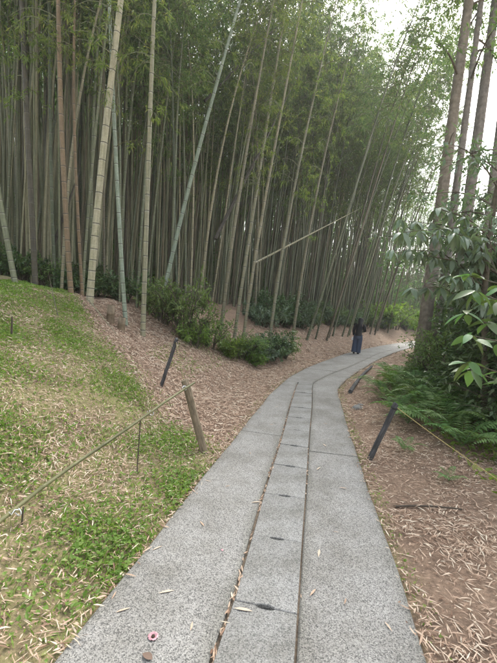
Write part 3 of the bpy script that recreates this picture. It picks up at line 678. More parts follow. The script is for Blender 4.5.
def sprays(name, starts, n_per, ll, lw, m, spread=.6, droop=.3, n_twig=8, tlen=.6):
    """limb ends carrying twigs with leaves: starts = [(base, tip)]"""
    mbs = MB(); LP = []; LD = []; LN = []
    for (b, e, r) in starts:
        b, e = np.array(b, float), np.array(e, float); t = np.linspace(0, 1, 7)[:, None]
        Q = b + (e - b) * t; Q[:, 2] += (np.sin(t[:, 0] * math.pi) * .12) * np.linalg.norm(e - b)
        tube_add(mbs, Q, np.linspace(r, r * .25, 7), 5, cap=False)
        d0 = (e - b) / np.linalg.norm(e - b)
        for c in range(n_twig):
            f = random.uniform(.3, 1) if c else 1.; q = np.array([np.interp(f, t[:, 0], Q[:, i]) for i in range(3)])
            tw = d0 * .6 + np.array([random.gauss(0, spread), random.gauss(0, spread), random.gauss(-droop, .35)]); tw /= np.linalg.norm(tw)
            g = q + tw * tlen * random.uniform(.5, 1.2)
            tube_add(mbs, np.stack([q, (q + g) / 2 + [0, 0, .04], g]), [r * .3 + .002, .004, .002], 3, cap=False)
            k = n_per; ff = rng.uniform(.1, 1.08, k)[:, None]; LP.append(q + (g - q) * ff + rng.normal(0, .05, (k, 3)))
            dd = tw * .7 + rng.normal(0, .55, (k, 3)); dd[:, 2] -= .2; LD.append(dd); nn = rng.normal(0, .4, (k, 3)); nn[:, 2] += 1; LN.append(nn)
    LP, LD, LN = map(np.vstack, (LP, LD, LN)); n = len(LP)
    V, F = blades(LP, LD, LN, ll * rng.uniform(.6, 1.25, n), lw * rng.uniform(.8, 1.2, n), .12, .12)
    return mbs.mesh(name + '_limbs', M['twig']), np_mesh(name + '_crown', V, F, m, shade=np.clip(rng.normal(.5, .25, n), 0, 1))
def cedar(x, y, r, H, lean, m, label, nl=30, zlo=8.0, leaf='shrub_leaf'):
    o = empty('cedar_tree', (x, y, tz(x, y))); tag(o, label, 'tree', 'cedars beside the path')
    link('trunk', trunk_mesh('cedar_trunk', H, r, lean, m), o)
    starts = []
    for i in range(nl):
        z = random.uniform(zlo, H - .5); a = random.uniform(0, 6.28); L_ = random.uniform(1.2, 2.6) * np.interp(z, [zlo, H], [1, .5])
        c = np.array([lean[0] * z, lean[1] * z, z]); starts.append((c, c + [math.cos(a) * L_, math.sin(a) * L_, random.uniform(-.5, .3)], .035))
    a, b = sprays('cedar', starts, 20, .15, .045, M[leaf], n_twig=9, tlen=.8)
    link('limbs', a, o)['kind'] = 'stuff'; link('crown', b, o)
cedar(4.95, 10.6, .175, 19, (.05, .0), M['bark_warm'], 'thick cedar trunk rising beside the path at the ferns')
cedar(5.55, 11.0, .12, 18, (.055, .02), M['bark'], 'thinner grey-brown cedar close behind the thickest one', 20, 8.5)
cedar(6.4, 11.8, .18, 20, (.045, .0), M['bark'], 'grey cedar trunk with the bright sky behind it beside the big bushes', 14, 12)
cedar(7.65, 12.6, .14, 19, (.04, .02), M['bark'], 'slim dark cedar trunk farthest into the wood from the path', 12, 12)
# evergreen bushes and an understorey tree
def bush(x, y, h, rx, n, leaf, ll, lw, label, name='evergreen_bush', group=None, zlo=.1):
    o = empty(name, (x, y, tz(x, y))); tag(o, label, 'bush', group); st = []
    for i in range(n):
        a = random.uniform(0, 6.28); f = random.random() ** .5; z = h * random.uniform(zlo, 1) ; w = rx * f * math.sqrt(max(.08, 1 - (z / h - .35) ** 2 / .45))
        e = np.array([math.cos(a) * w, math.sin(a) * w, z]); b = np.array([math.cos(a) * w * .15, math.sin(a) * w * .15, max(-.05, z * .45 - .2)])
        st.append((b, e, .016))
    a, b = sprays('bush', st, 13, ll, lw, M[leaf], n_twig=8, tlen=.35)
    link('stems', a, o); link('foliage', b, o); return o
bush(4.75, 6.6, 3.8, 1.35, 150, 'dark_leaf', .12, .048, 'tall dark evergreen bush with glossy leaves behind the ferns')
bush(3.85, 5.0, 1.7, .85, 90, 'dark_leaf', .11, .044, 'dark glossy bush at the edge of the ferns by the yellow rope')
bush(4.6, 8.7, 1.4, .9, 46, 'shrub_leaf', .09, .035, 'loose twiggy bush in front of the thickest cedar')
bush(6.3, 8.8, 3.6, 1.6, 120, 'dark_leaf', .14, .055, 'wide dark evergreen bush behind the tall glossy one', zlo=.2)
bush(6.8, 10.6, 3.0, 1.4, 80, 'blue_leaf', .12, .045, 'grey-green bush between the cedars and the dark evergreens', zlo=.2)
bush(8.3, 14.5, 3.0, 1.6, 70, 'shrub_leaf', .16, .06, 'mid-green bush behind the cedar trunks beside the far path', zlo=.15)
bush(9.8, 17.5, 3.0, 1.8, 70, 'fresh_leaf', .18, .06, 'bright green bush beyond the cedars beside the far path', zlo=.15)
bush(11.5, 15.5, 3.4, 1.8, 70, 'dark_leaf', .18, .07, 'dark bush deep in the wood beyond the cedars', zlo=.15)

# large elliptic leaf, shared mesh
def big_leaf_mesh(name, m, L_=.16, W=.06, curl=.25):
    t = np.array([0, .12, .3, .5, .7, .87, 1.0]); w = W / 2 * np.array([.05, .55, .93, 1, .8, .42, .02]); V = []
    for ti, wi in zip(t, w):
        y = ti * L_; z = -curl * L_ * ti ** 2
        V += [(-wi, y, z + wi * .22), (0, y, z), (wi, y, z + wi * .22)]
    F = []
    for i in range(len(t) - 1):
        a = i * 3; F += [(a, a + 1, a + 4, a + 3), (a + 1, a + 2, a + 5, a + 4)]
    return np_mesh(name, np.array(V), np.array(F), m, shade=np.full(len(F), .5), smooth=True)
BL = big_leaf_mesh('large_leaf', M['big_leaf']); M['skylit_leaf'] = leaf_mat('skylit_leaf', [(.15, .21, .15), (.22, .29, .21)], transl=.3, rough=.35, hue=1., spec=.5); BL2 = big_leaf_mesh('drooping_leaf', M['skylit_leaf'], .19, .062, .45); BL3 = big_leaf_mesh('small_leaf', M['big_leaf'], .11, .042, .2)  # drooping leaves painted paler for top light and sky reflection
def leafy_branch(root, pts, n_whorl, per, me, size=1.0, r=.008, pitch=-.35, m='twig'):
    """branch part with single leaves as its children"""
    P = np.array(pts, float); d = np.concatenate([[0], np.cumsum(np.linalg.norm(np.diff(P, axis=0), axis=1))])
    tt = np.linspace(0, d[-1], 14); Q = np.stack([np.interp(tt, d, P[:, i]) for i in range(3)], 1)
    mb_ = MB(); tube_add(mb_, Q, np.linspace(r, r * .35, 14), 5); br = link('branch', mb_.mesh('branch', M[m], True), root)
    for w in range(n_whorl):
        f = 1 - .75 * (w / max(1, n_whorl - 1)) if n_whorl > 1 else 1.; p = np.array([np.interp(f * d[-1], tt, Q[:, i]) for i in range(3)])
        a0 = random.uniform(0, 6.28)
        for k in range(per):
            az = a0 + k * 6.283 / per + random.gauss(0, .25); s = size * random.uniform(.75, 1.15)
            link('leaf', me, br, p + np.array([random.gauss(0, .012), random.gauss(0, .012), random.gauss(0, .012)]), (pitch + random.gauss(0, .3), random.gauss(0, .3), az), s)
    return br
# near shrub with large leaves reaching in from the right, stem out of the picture
o = empty('large_leaved_shrub', (2.12, 2.5, tz(2.12, 2.5))); tag(o, 'large-leaved shrub reaching its branch tips over the ground by the dark bushes', 'shrub')
mb = MB(); tube_add(mb, [(0, 0, -.1), (.02, -.02, .6), (-.05, .0, 1.2), (-.02, .05, 1.8)], [.03, .026, .02, .012], 8); link('trunk', mb.mesh('shrub_trunk', M['twig'], True), o)
for pts, nw, per in [([(-.03, 0, 1.1), (-.3, -.02, 1.42), (-.66, -.08, 1.47)], 3, 5), ([(-.04, 0, 1.2), (-.3, .1, 1.5), (-.6, .12, 1.62)], 3, 5), ([(-.03, 0, .95), (-.3, .0, 1.2), (-.58, .05, 1.28)], 2, 5),
                     ([(-.03, .02, 1.4), (-.25, .15, 1.7), (-.5, .2, 1.78)], 3, 5), ([(0, 0, .9), (-.2, .2, 1.12), (-.42, .3, 1.2)], 2, 5), ([(0, .03, 1.6), (-.2, .3, 1.85), (-.42, .42, 1.92)], 2, 5)]:
    leafy_branch(o, pts, nw + 1, per, BL, 1.0)
# understorey tree whose drooping leaves hang in front of the cedars
o = empty('understorey_tree', (3.5, 5.3, tz(3.5, 5.3))); tag(o, 'slender evergreen tree with drooping grey-green leaves in front of the cedars', 'tree')
mb = MB(); tube_add(mb, [(0, 0, -.1), (-.05, .05, 1), (-.12, .1, 2.0), (-.1, .1, 3.2), (.05, .05, 5.2)], [.055, .05, .042, .034, .015], 8); link('trunk', mb.mesh('understorey_trunk', M['twig'], True), o)
for pts, nw, per in [([(-.1, .1, 2.1), (-.7, -.05, 2.65), (-1.45, -.2, 2.72)], 4, 6), ([(-.1, .1, 2.3), (-.7, .2, 2.9), (-1.35, .3, 2.95)], 4, 6), ([(-.1, .1, 1.9), (-.6, .0, 2.35), (-1.2, -.1, 2.4)], 3, 6),
                     ([(-.1, .1, 2.2), (-.5, -.3, 2.6), (-.95, -.5, 2.62)], 4, 6), ([(-.1, .1, 1.8), (-.5, -.2, 2.1), (-.9, -.4, 2.08)], 3, 6), ([(-.1, .1, 2.5), (-.5, .1, 3.0), (-.9, .1, 3.1)], 3, 6),
                     ([(-.1, .1, 1.6), (-.35, -.35, 1.85), (-.6, -.7, 1.8)], 3, 6), ([(-.1, .1, 1.7), (-.7, .2, 2.0), (-1.1, .25, 1.95)], 3, 6), ([(-.1, .1, 2.2), (-.8, -.3, 2.75), (-1.6, -.45, 2.6)], 4, 6), ([(-.1, .1, 2.0), (-.8, .1, 2.5), (-1.55, .0, 2.45)], 4, 6)]:
    leafy_branch(o, pts, nw + 2, per + 1, BL2, 1.1, .012, -.5)
st = []
for i in range(24):
    a = random.uniform(0, 6.28); z = random.uniform(2.0, 4.6); L_ = random.uniform(.5, 1.5); st.append(((0, .05, z - .4), (math.cos(a) * L_, math.sin(a) * L_, z + random.uniform(-.2, .2)), .015))
a, b = sprays('understorey', st, 10, .13, .04, M['blue_leaf'], n_twig=8, tlen=.4); link('limbs', a, o); link('crown', b, o)

# ------------------------------------------------------------------ ferns
def frond_mesh(name, L_=.62, wmax=.15, seed=0):
    t = np.linspace(0, 1, 23); y = L_ * (t * .95); z = .42 * L_ * np.sin(t * 2.35) ; Q = np.stack([0 * t, y, z], 1)
    mb_ = MB(); tube_add(mb_, Q[::3], np.linspace(.004, .0015, len(Q[::3])), 3, cap=False, shade=.2)
    P = []; D = []; l = []
    for i in range(3, 23):
        w = wmax * np.interp(t[i], [.1, .3, .6, 1], [.6, 1, .75, .06]); T = Q[i] - Q[i - 1]; T /= np.linalg.norm(T)
        for s in (-1, 1):
            P.append(Q[i]); D.append(np.array([s, 0, -.12]) + T * .35 + rng.normal(0, .06, 3)); l.append(w)
    P, D = np.array(P), np.array(D); l = np.array(l)
    V, F = blades(P, D, np.tile([0, 0, 1.], (len(P), 1)) + rng.normal(0, .12, (len(P), 3)), l, .032, .1, .1)
    mb_.add(V, F, 0, np.clip(rng.normal(.5, .2, len(F)), 0, 1)); return mb_.mesh(name, M['fern'])
FR = [frond_mesh('frond', random.uniform(.55, .7), random.uniform(.13, .17)) for _ in range(4)]
def fern(x, y, sc, label, group, n=9):
    o = empty('fern', (x, y, tz(x, y) + .01)); tag(o, label, 'fern', group)
    a0 = random.uniform(0, 6.28)
    for k in range(n):
        link('frond', random.choice(FR), o, (0, 0, 0), (R_(random.uniform(-8, 22)), random.gauss(0, .15), a0 + k * 6.283 / n + random.gauss(0, .2)), sc * random.uniform(.75, 1.15))
FP = []
for i in range(4000):
    if len(FP) >= 40: break
    y = random.uniform(5.0, 10.2); s = random.uniform(.5, 2.7); x = float(np.interp(y, PR[:, 1], PR[:, 0])) + s
    if s < np.interp(y, [5, 6, 8, 10], [.95, .7, .5, .55]): continue
    if any((x - a) ** 2 + (y - b) ** 2 < .4 ** 2 for a, b in FP): continue
    if s < np.interp(y, [7, 8, 11], [.6, .9, 1.1]) and y > 7: continue
    FP.append((x, y)); fern(x, y, random.uniform(.75, 1.2), ('green fern beside the long dark log near the path' if s < 1.3 and y > 7 else 'green fern at the edge of the bare soil by the path' if s < 1.3 else 'green fern under the twiggy bush by the cedars' if y > 7.4 else 'green fern against the dark glossy bushes'), 'ferns beside the path', random.randint(7, 10))
fern(2.75, 4.55, .95, 'fern with its fronds spread under the yellow rope', 'ferns beside the path'); fern(3.15, 4.1, .9, 'lowest fern by the dark glossy bush on the bare soil', 'ferns beside the path')
fern(1.95, 4.35, .38, 'small young fern at the foot of the black post beside the path', 'ferns beside the path', 6); fern(2.05, 3.55, .35, 'tiny fern on the leaf-strewn soil under the rope', 'ferns beside the path', 6)

# ------------------------------------------------------------------ posts, ropes, rail
def post(name, b, t, r, m, label, sides=12, cap=True):
    b, t = np.array(b, float), np.array(t, float); L_ = np.linalg.norm(t - b); o = empty(name, b, Vector(t - b).to_track_quat('Z', 'Y').to_euler()); tag(o, label, 'post')
    mb_ = MB(); s = np.array([-.15, 0, .3, .6, .9, .985, 1]) * L_
    tube_add(mb_, np.stack([rng.normal(0, r * .06, 7), rng.normal(0, r * .06, 7), s], 1), r * np.array([1, 1.02, 1, .98, 1, .98, .86]), sides); link('shaft', mb_.mesh('post_shaft', m, True), o)
    if cap:
        mb_ = MB(); tube_add(mb_, [(0, 0, L_ * .90), (0, 0, L_ * .905), (0, 0, L_ * .935), (0, 0, L_ * .94)], r * np.array([1.02, 1.22, 1.22, 1.02]), sides); link('rope_ring', mb_.mesh('rope_ring', M['rope_k'], True), o)
    return o
post('rope_post', (-1.27, 5.55, tz(-1.27, 5.55)), (-1.06, 5.5, tz(-1.27, 5.55) + .74), .027, M['post'], 'black weathered post leaning on the brown bank beside the grassy mound')
post('rope_post', (1.45, 4.08, tz(1.45, 4.08)), (1.67, 4.02, .70), .03, M['post'], 'black post leaning over the leaf litter holding the yellow rope')
post('wooden_post', (-.40, 3.98, tz(-.40, 3.98)), (-.68, 4.1, .80), .042, M['post_wood'], 'brown wooden post tilted at the left edge of the concrete path', cap=False)
def rope(P0, P1, sag, label, both=True, r=.0065):
    P0, P1 = np.array(P0, float), np.array(P1, float); n = 90; t = np.linspace(0, 1, n)[:, None]; Q = P0 + (P1 - P0) * t; Q[:, 2] -= sag * 4 * t[:, 0] * (1 - t[:, 0])
    mb_ = MB(); L_ = np.linalg.norm(P1 - P0)
    for ph in (0, math.pi):
        a = t[:, 0] * L_ / .07 * 2 * math.pi + ph; s, u = frame(P1 - P0)
        tube_add(mb_, Q + (np.cos(a)[:, None] * s + np.sin(a)[:, None] * u) * r * .55, np.full(n, r * .75), 5, 1 if (ph and both) else 0)
    o = link('rope', mb_.mesh('rope', [M['rope_y'], M['rope_k']], True)); return tag(o, label, 'rope')
rope((-1.07, 5.5, tz(-1.27, 5.55) + .69), (-.67, 4.1, .74), .03, 'yellow and black rope tied from the leaning black post to the wooden post')
rope((1.67, 4.02, .66), (2.55, 2.55, .12), .03, 'yellow rope running from the black post down past the ferns', False, .0042)
rail = empty('bamboo_rail', (-.68, 4.1, tz(-.68, 4.1))); tag(rail, 'low green-brown bamboo rail on thin stakes crossing the grassy mound', 'rail')
ra, rb = np.array([-.585, 4.06, .785]), np.array([-1.56, 1.98, .12]); base = np.array(rail.location)
L_ = np.linalg.norm(rb - ra); s = np.linspace(0, 1, 60); A = np.stack([.03 * np.sin(s * 5), .03 * np.sin(s * 3.14) + .012 * np.sin(s * 9), s * L_], 1)
M['rail_green'] = culm_mat('rail_green', (.085, .09, .04), (.17, .165, .08))
mb_ = MB(); tt = [0.]; rr_ = [.0145]
for q in np.arange(.12, .97, .115):
    q += random.uniform(-.015, .015)
    for dq, rf_ in ((-.004, 1.), (0, 1.16), (.003, 1.)): tt.append(q + dq); rr_.append(rf_ * (.0145 - .003 * q))
tt.append(1.); rr_.append(.0115); tt = np.array(tt)
tube_add(mb_, np.stack([np.interp(tt, s, A[:, 0]), np.interp(tt, s, A[:, 1]), tt * L_], 1), rr_, 10); pm = mb_.mesh('rail_pole', M['rail_green'], True)
link('pole', pm, rail, rb - base, Vector(ra - rb).to_track_quat('Z', 'Y').to_euler())
for f in (.36, .83):
    p = ra + (rb - ra) * f; g = tz(p[0], p[1]); mb_ = MB()
    tube_add(mb_, [(p[0] - .01, p[1] + .01, g - .1), (p[0], p[1], (g + p[2]) / 2), (p[0] + .005, p[1], p[2] + .02)], [.007, .006, .006], 7); V_ = None
    me = mb_.mesh('stake', M['twig'], True); me.transform(Matrix.Translation(-Vector(base))); link('stake', me, rail)
for f in (.06, .29, .84):
    p = ra + (rb - ra) * f; mb_ = MB(); d = (rb - ra) / L_
    a = np.linspace(0, 2 * math.pi, 12); s_, u_ = frame(d)
    tube_add(mb_, p + (np.cos(a)[:, None] * s_ + np.sin(a)[:, None] * u_) * .021 + d * (np.linspace(-.012, .012, 12)[:, None]), np.full(12, .0038), 5)
    tube_add(mb_, [p + u_ * .02, p + u_ * .035 + d * .02, p + u_ * .02 + d * .045, p + u_ * .05 + d * .055], [.003, .004, .003, .002], 5)
    me = mb_.mesh('tie', M['white'], True); me.transform(Matrix.Translation(-Vector(base))); link('tie', me, rail)
# stumps, canes, debris
for (x, y, r, h, lab) in ((-2.72, 7.25, .075, .34, 'taller cut bamboo stump beside the bluish-green stalk'), (-2.48, 7.2, .07, .26, 'shorter cut bamboo stump beside the taller stump')):
    mb_ = MB(); z0 = tz(x, y)
    tube_add(mb_, [(0, 0, -.1), (0, 0, h * .45), (0, 0, h * .48), (0, 0, h * .52), (.01, 0, h), (.01, 0, h - .06)], r * np.array([1.05, 1, 1.06, 1, .97, .8]), 14); tag(link('bamboo_stump', mb_.mesh('bamboo_stump', [M['post_wood']], True), None, (x, y, z0)), lab, 'stump')
pole('fallen_cane', (-3.15, 7.2, tz(-3.15, 7.2) + .12), (-2.2, 6.4, tz(-2.2, 6.4) + .06), .013, CULM['straw'], 'thin straw cane lying from the thick pale bamboo down the bank', 'cane', sides=7)
pole('thin_stake', (-3.05, 5.9, tz(-3.05, 5.9)), (-3.35, 6.1, tz(-3.05, 5.9) + .75), .008, CULM['dull'], 'thin bare cane stuck upright in the grassy mound', 'cane', sides=6)
pole('thin_stake', (-2.95, 4.6, tz(-2.95, 4.6)), (-2.95, 4.6, tz(-2.95, 4.6) + .24), .012, M['deadwood'], 'short dark peg stuck in the grass of the mound', 'stake', sides=7, nodes=False)
pole('edge_log', (2.18, 7.6, tz(2.18, 7.6) + .05), (4.05, 11.9, tz(4.05, 11.9) + .06), .042, M['post'], 'long dark log lying along the path edge at the bend', 'log', .05, 10, nodes=False)
pole('broken_stick', (4.0, 7.9, tz(4.0, 7.9)), (4.45, 8.2, .95), .035, M['bark_warm'], 'short brown broken stem leaning among the ferns', 'stick', .02, 8, nodes=False)
pole('white_stick', (4.35, 8.0, .62), (4.62, 8.05, .28), .012, M['white'], 'thin white stick crossing the broken stem among the ferns', 'stick', 0, 6, nodes=False)
pole('white_stick', (4.45, 7.9, .50), (4.75, 8.0, .25), .010, M['white'], 'shorter white stick beside the crossing one among the ferns', 'stick', 0, 6, nodes=False)
pole('dry_twig', (1.32, 3.05, tz(1.32, 3.05) + .012), (1.85, 2.98, tz(1.85, 2.98) + .03), .010, M['deadwood'], 'crooked dry twig lying on the bare soil beside the path', 'twig', .03, 6, nodes=False)
def stone(x, y, r, label):
    bm = bmesh.new(); bmesh.ops.create_icosphere(bm, subdivisions=2, radius=r)
    for v in bm.verts: v.co *= random.uniform(.85, 1.15); v.co.z *= .5; v.co.x *= 1.35
    me = bpy.data.meshes.new('stone'); bm.to_mesh(me); bm.free(); me.materials.append(M['stone']); me.shade_smooth()
    tag(link('stone', me, None, (x, y, tz(x, y) + r * .15), (0, 0, random.uniform(0, 3))), label, 'stone')
stone(1.98, 6.4, .09, 'flat grey stone beside the path at the bend'); stone(2.1, 6.62, .05, 'small stone next to the flat grey one')

# ------------------------------------------------------------------ leaf litter, grass (nobody could count them)
def strips(P, D, N, l, w, curl):
    n = len(P); D = D / np.linalg.norm(D, axis=1, keepdims=True); S = np.cross(D, N); S /= np.linalg.norm(S, axis=1, keepdims=True) + 1e-9; U = np.cross(S, D)
    l = l[:, None]; w = w[:, None]; c = curl[:, None]
    a = P - D * l * .5; m1 = P - D * l * .15 + U * l * c; m2 = P + D * l * .2 + U * l * c * .9; e = P + D * l * .5
    V = np.stack([a, m1 + S * w * .5, m1 - S * w * .5, m2 + S * w * .42, m2 - S * w * .42, e], 1).reshape(-1, 3); i = np.arange(n) * 6
    return V, np.stack([i + 1, i + 2, i + 4, i + 3], 1), np.vstack([np.stack([i, i + 2, i + 1], 1), np.stack([i + 3, i + 4, i + 5], 1)])
def surf_normals(x, y, e=.06):
    z0 = terrain(x, y); nx_ = -(terrain(x + e, y) - z0) / e; ny_ = -(terrain(x, y + e) - z0) / e
    Nn = np.stack([nx_, ny_, np.ones_like(nx_)], 1); return z0, Nn / np.linalg.norm(Nn, axis=1, keepdims=True)
def litter(n, x0, x1, y0, y1, keep, lo, hi, wlo, whi, bias=0.):
    x = rng.uniform(x0, x1, n); y = rng.uniform(y0, y1, n); xy = np.stack([x, y], 1); sl = sdist(PL, xy); sr = -sdist(PR, xy)
    ok = rng.random(n) < keep(x, y, sl, sr); x, y = x[ok], y[ok]; n = len(x)
    z, Nn = surf_normals(x, y); a = rng.uniform(0, 2 * math.pi, n)
    D = np.stack([np.cos(a), np.sin(a), 0 * a], 1); D -= Nn * (D * Nn).sum(1, keepdims=True); D += Nn * rng.normal(0, .10, (n, 1))
    P = np.stack([x, y, z], 1) + Nn * rng.uniform(.006, .028, (n, 1))
    V, F4, F3 = strips(P, D, Nn + rng.normal(0, .3, (n, 3)), rng.uniform(lo, hi, n), rng.uniform(wlo, whi, n), rng.normal(.03, .06, n))
    sh = np.clip(rng.normal(.5 + bias, .3, n), 0, 1)
    return V, F4, F3, sh
mb = MB()
def clump(x, y, f=1.7, ph=0.): return .5 + .5 * np.sin(x * f * 2.1 + ph + np.sin(y * f * 1.3)) * np.sin(y * f * 1.8 - ph + np.sin(x * f))
def put(args, **k):
    V, F4, F3, sh = litter(*args, **k); n = len(F4)
    mb.add(V, F4, 0, sh); mb.F3.append(F3 + (mb.n - len(V))); mb.M3.append(np.zeros(2 * n, int)); mb.S3.append(np.tile(sh, 2))
# brown bank behind the mound: closely strewn
put((90000, -4, 3.2, 3.9, 12.5, lambda x, y, sl, sr: (sl > .02) * (sl < 4.2) * (1 - grass_mask(x, y)) * (.55 + .45 * clump(x, y)), .06, .13, .006, .013), bias=-.0)
put((50000, 0, 16, 11, 30, lambda x, y, sl, sr: (sl > .05) * (sl < 4.5) * .8, .11, .2, .014, .026), bias=-.0)
# mound: straw leaves between the moss
put((80000, -5, .2, .9, 8.5, lambda x, y, sl, sr: (sl > .01) * grass_mask(x, y) * (.18 + .82 * clump(x, y, 1.5) ** 1.6), .025, .10, .0025, .0085), bias=.05)
# bare soil and litter to the other side
put((105000, .8, 4.5, .8, 9.5, lambda x, y, sl, sr: (sr > .01) * (sr < 3.5) * (.12 + .88 * clump(x, y, 1.9, 1.) ** 1.6) * np.interp(sr, [0, .25, 1.2, 3], [1, .8, .55, .5]), .03, .10, .0035, .009), bias=.02)
put((6000, 1.5, 9, 8.5, 20, lambda x, y, sl, sr: (sr > .02) * (sr < 3) * .8, .12, .2, .02, .03), bias=0)
put((60000, .8, 4.5, .8, 9.5, lambda x, y, sl, sr: (sr > .005) * (sr < 3.2) * .55, .010, .03, .004, .009), bias=-.3)
put((60000, -4, .6, .9, 8, lambda x, y, sl, sr: (sl > .005) * (sl < 4) * .6, .010, .03, .004, .009), bias=-.25)
leaf_litter = link('leaf_litter', mb.mesh('leaf_litter', M['litter'])); tag(leaf_litter, 'dry tan bamboo leaves strewn over the bank, the mound and the bare soil', 'leaves', kind='stuff')
mb = MB()
for P_, sg in ((SLp, 1), (SRp, -1)):
    n = 1500; i = rng.integers(stn(.6), stn(14), n); drift = .5 + .5 * np.sin(i * .31 + sg) * np.sin(i * .13 + 1); ok = rng.random(n) < .15 + .85 * drift ** 2; i = i[ok]; n = len(i)
    acr = ST[i] - P_[i]; acr /= np.linalg.norm(acr, axis=1, keepdims=True); off = np.abs(rng.normal(0, .035, n)) - .035
    p = P_[i] + acr * off[:, None] + rng.normal(0, .03, (n, 2)) * [.3, 1]
    a = rng.uniform(0, 6.28, n); D = np.stack([np.cos(a), np.sin(a), rng.normal(0, .08, n)], 1)
    V, F4, F3 = strips(np.c_[p, np.where(off > -.012, TOP + .006, .045) + rng.uniform(0, .008, n)], D, np.tile([0, 0, 1.], (n, 1)) + rng.normal(0, .3, (n, 3)), rng.uniform(.015, .09, n), rng.uniform(.004, .011, n), rng.normal(.02, .05, n))
    sh = np.clip(rng.normal(.4, .3, n), 0, 1); mb.add(V, F4, 0, sh); mb.F3.append(F3 + (mb.n - len(V))); mb.M3.append(np.zeros(2 * n, int)); mb.S3.append(np.tile(sh, 2))
tag(link('edge_litter', mb.mesh('edge_litter', M['litter'])), 'leaf scraps drifting over both edges of the concrete path', 'leaves', kind='stuff')
# leaves caught in the path joints and a few blown onto the slabs
mb = MB(); n = 330; i = rng.integers(stn(.6), stn(8.3), n); which = rng.random(n) < .85; i = i - np.where(np.sin(i * .55) + np.sin(i * .21 + 1) < -.4, rng.integers(2, 9, n), 0)
P2 = np.where(which[:, None], SGp[i], ST[i]) + rng.normal(0, .007, (n, 2)); tdir = ST[np.minimum(i + 1, len(ST) - 1)] - ST[i - 1]; tdir /= np.linalg.norm(tdir, axis=1, keepdims=True)
P2 += tdir * rng.uniform(-.05, .05, (n, 1)); D = np.c_[tdir + rng.normal(0, .45, (n, 2)), rng.normal(0, .08, n)]
V, F4, F3 = strips(np.c_[P2, TOP - .012 + rng.uniform(0, .016, n)], D, np.tile([0, 0, 1.], (n, 1)) + rng.normal(0, .35, (n, 3)), rng.uniform(.02, .065, n), rng.uniform(.005, .012, n), rng.normal(.0, .03, n))
sh = np.clip(rng.normal(.42, .22, n), 0, 1); mb.add(V, F4, 0, sh); mb.F3.append(F3); mb.M3.append(np.zeros(2 * n, int)); mb.S3.append(np.tile(sh, 2))
tag(link('joint_leaves', mb.mesh('joint_leaves', M['litter'])), 'dry leaf scraps packed into the long joints of the path', 'leaves', kind='stuff')
LEAFM = []
for k in range(4):
    V, F4, F3 = strips(np.zeros((1, 3)), np.array([[1., .1 * k, 0]]), np.array([[0, .1, 1.]]), np.array([.07 + .012 * k]), np.array([.011 + .002 * k]), np.array([.04]))
    LEAFM.append(np_mesh('dry_leaf', V, [F4, F3], M['litter'], shade=np.full(3, .35 + .15 * k)))
for (x, y) in [(-.19, 1.73), (-.36, 1.94), (.06, 1.85), (.62, 1.95), (.72, 2.6), (.55, 2.35), (-.25, 2.6), (-.1, 3.2), (.15, 2.95), (.95, 3.3), (.8, 3.7), (.1, 4.0), (.4, 5.1), (1.2, 5.3), (1.0, 4.4), (.55, 6.1), (1.45, 6.6), (.9, 7.2), (-.5, 2.3), (.45, 2.0), (-.55, 1.8), (.8, 1.8)]:
    tag(link('dry_leaf', random.choice(LEAFM), None, (x, y, TOP + .003), (0, 0, random.uniform(0, 6.28)), random.uniform(.6, 1.0)), 'single dry straw leaf lying loose on the concrete path', 'leaf', 'loose leaves on the path')
# fallen camellia ring and a broad brown leaf
fl = empty('fallen_flower', (-.36, 1.66, TOP + .002)); tag(fl, 'small fallen pink flower ring with a dark centre on the concrete slab', 'flower')
for k in range(6):
    a = k * math.pi / 3; mb_ = MB(); c = np.array([math.cos(a), math.sin(a), 0]); s = np.array([-math.sin(a), math.cos(a), 0]); up = np.array([0, 0, 1.])
    V = np.stack([c * .008 - s * .006, c * .008 + s * .006, c * .018 + s * .012 + up * .006, c * .018 - s * .012 + up * .006, c * .024 + s * .007 + up * .004, c * .024 - s * .007 + up * .004])
    mb_.add(V, [[0, 1, 2, 3], [3, 2, 4, 5]]); link('petal', mb_.mesh('petal', M['petal']), fl)
mb_ = MB(); tube_add(mb_, [(0, 0, 0), (0, 0, .006), (0, 0, .008)], [.009, .008, .004], 10); link('flower_centre', mb_.mesh('flower_centre', M['flower_centre']), fl)
M['brown_leaf'] = attr_mat('brown_leaf', [(.12, .08, .06), (.22, .15, .11)])
tag(link('brown_leaf', big_leaf_mesh('brown_leaf', M['brown_leaf'], .055, .036, .08), None, (-.335, 1.545, TOP + .005), (.1, .1, 1.1)), 'broad dull brown leaf on the slab by the fallen pink flower', 'leaf')
tag(link('fallen_petal', big_leaf_mesh('fallen_petal', M['petal'], .022, .016, .1), None, (-.08, 2.31, TOP + .003), (.1, .1, .4)), 'tiny dark pink petal alone on the concrete slab', 'petal')
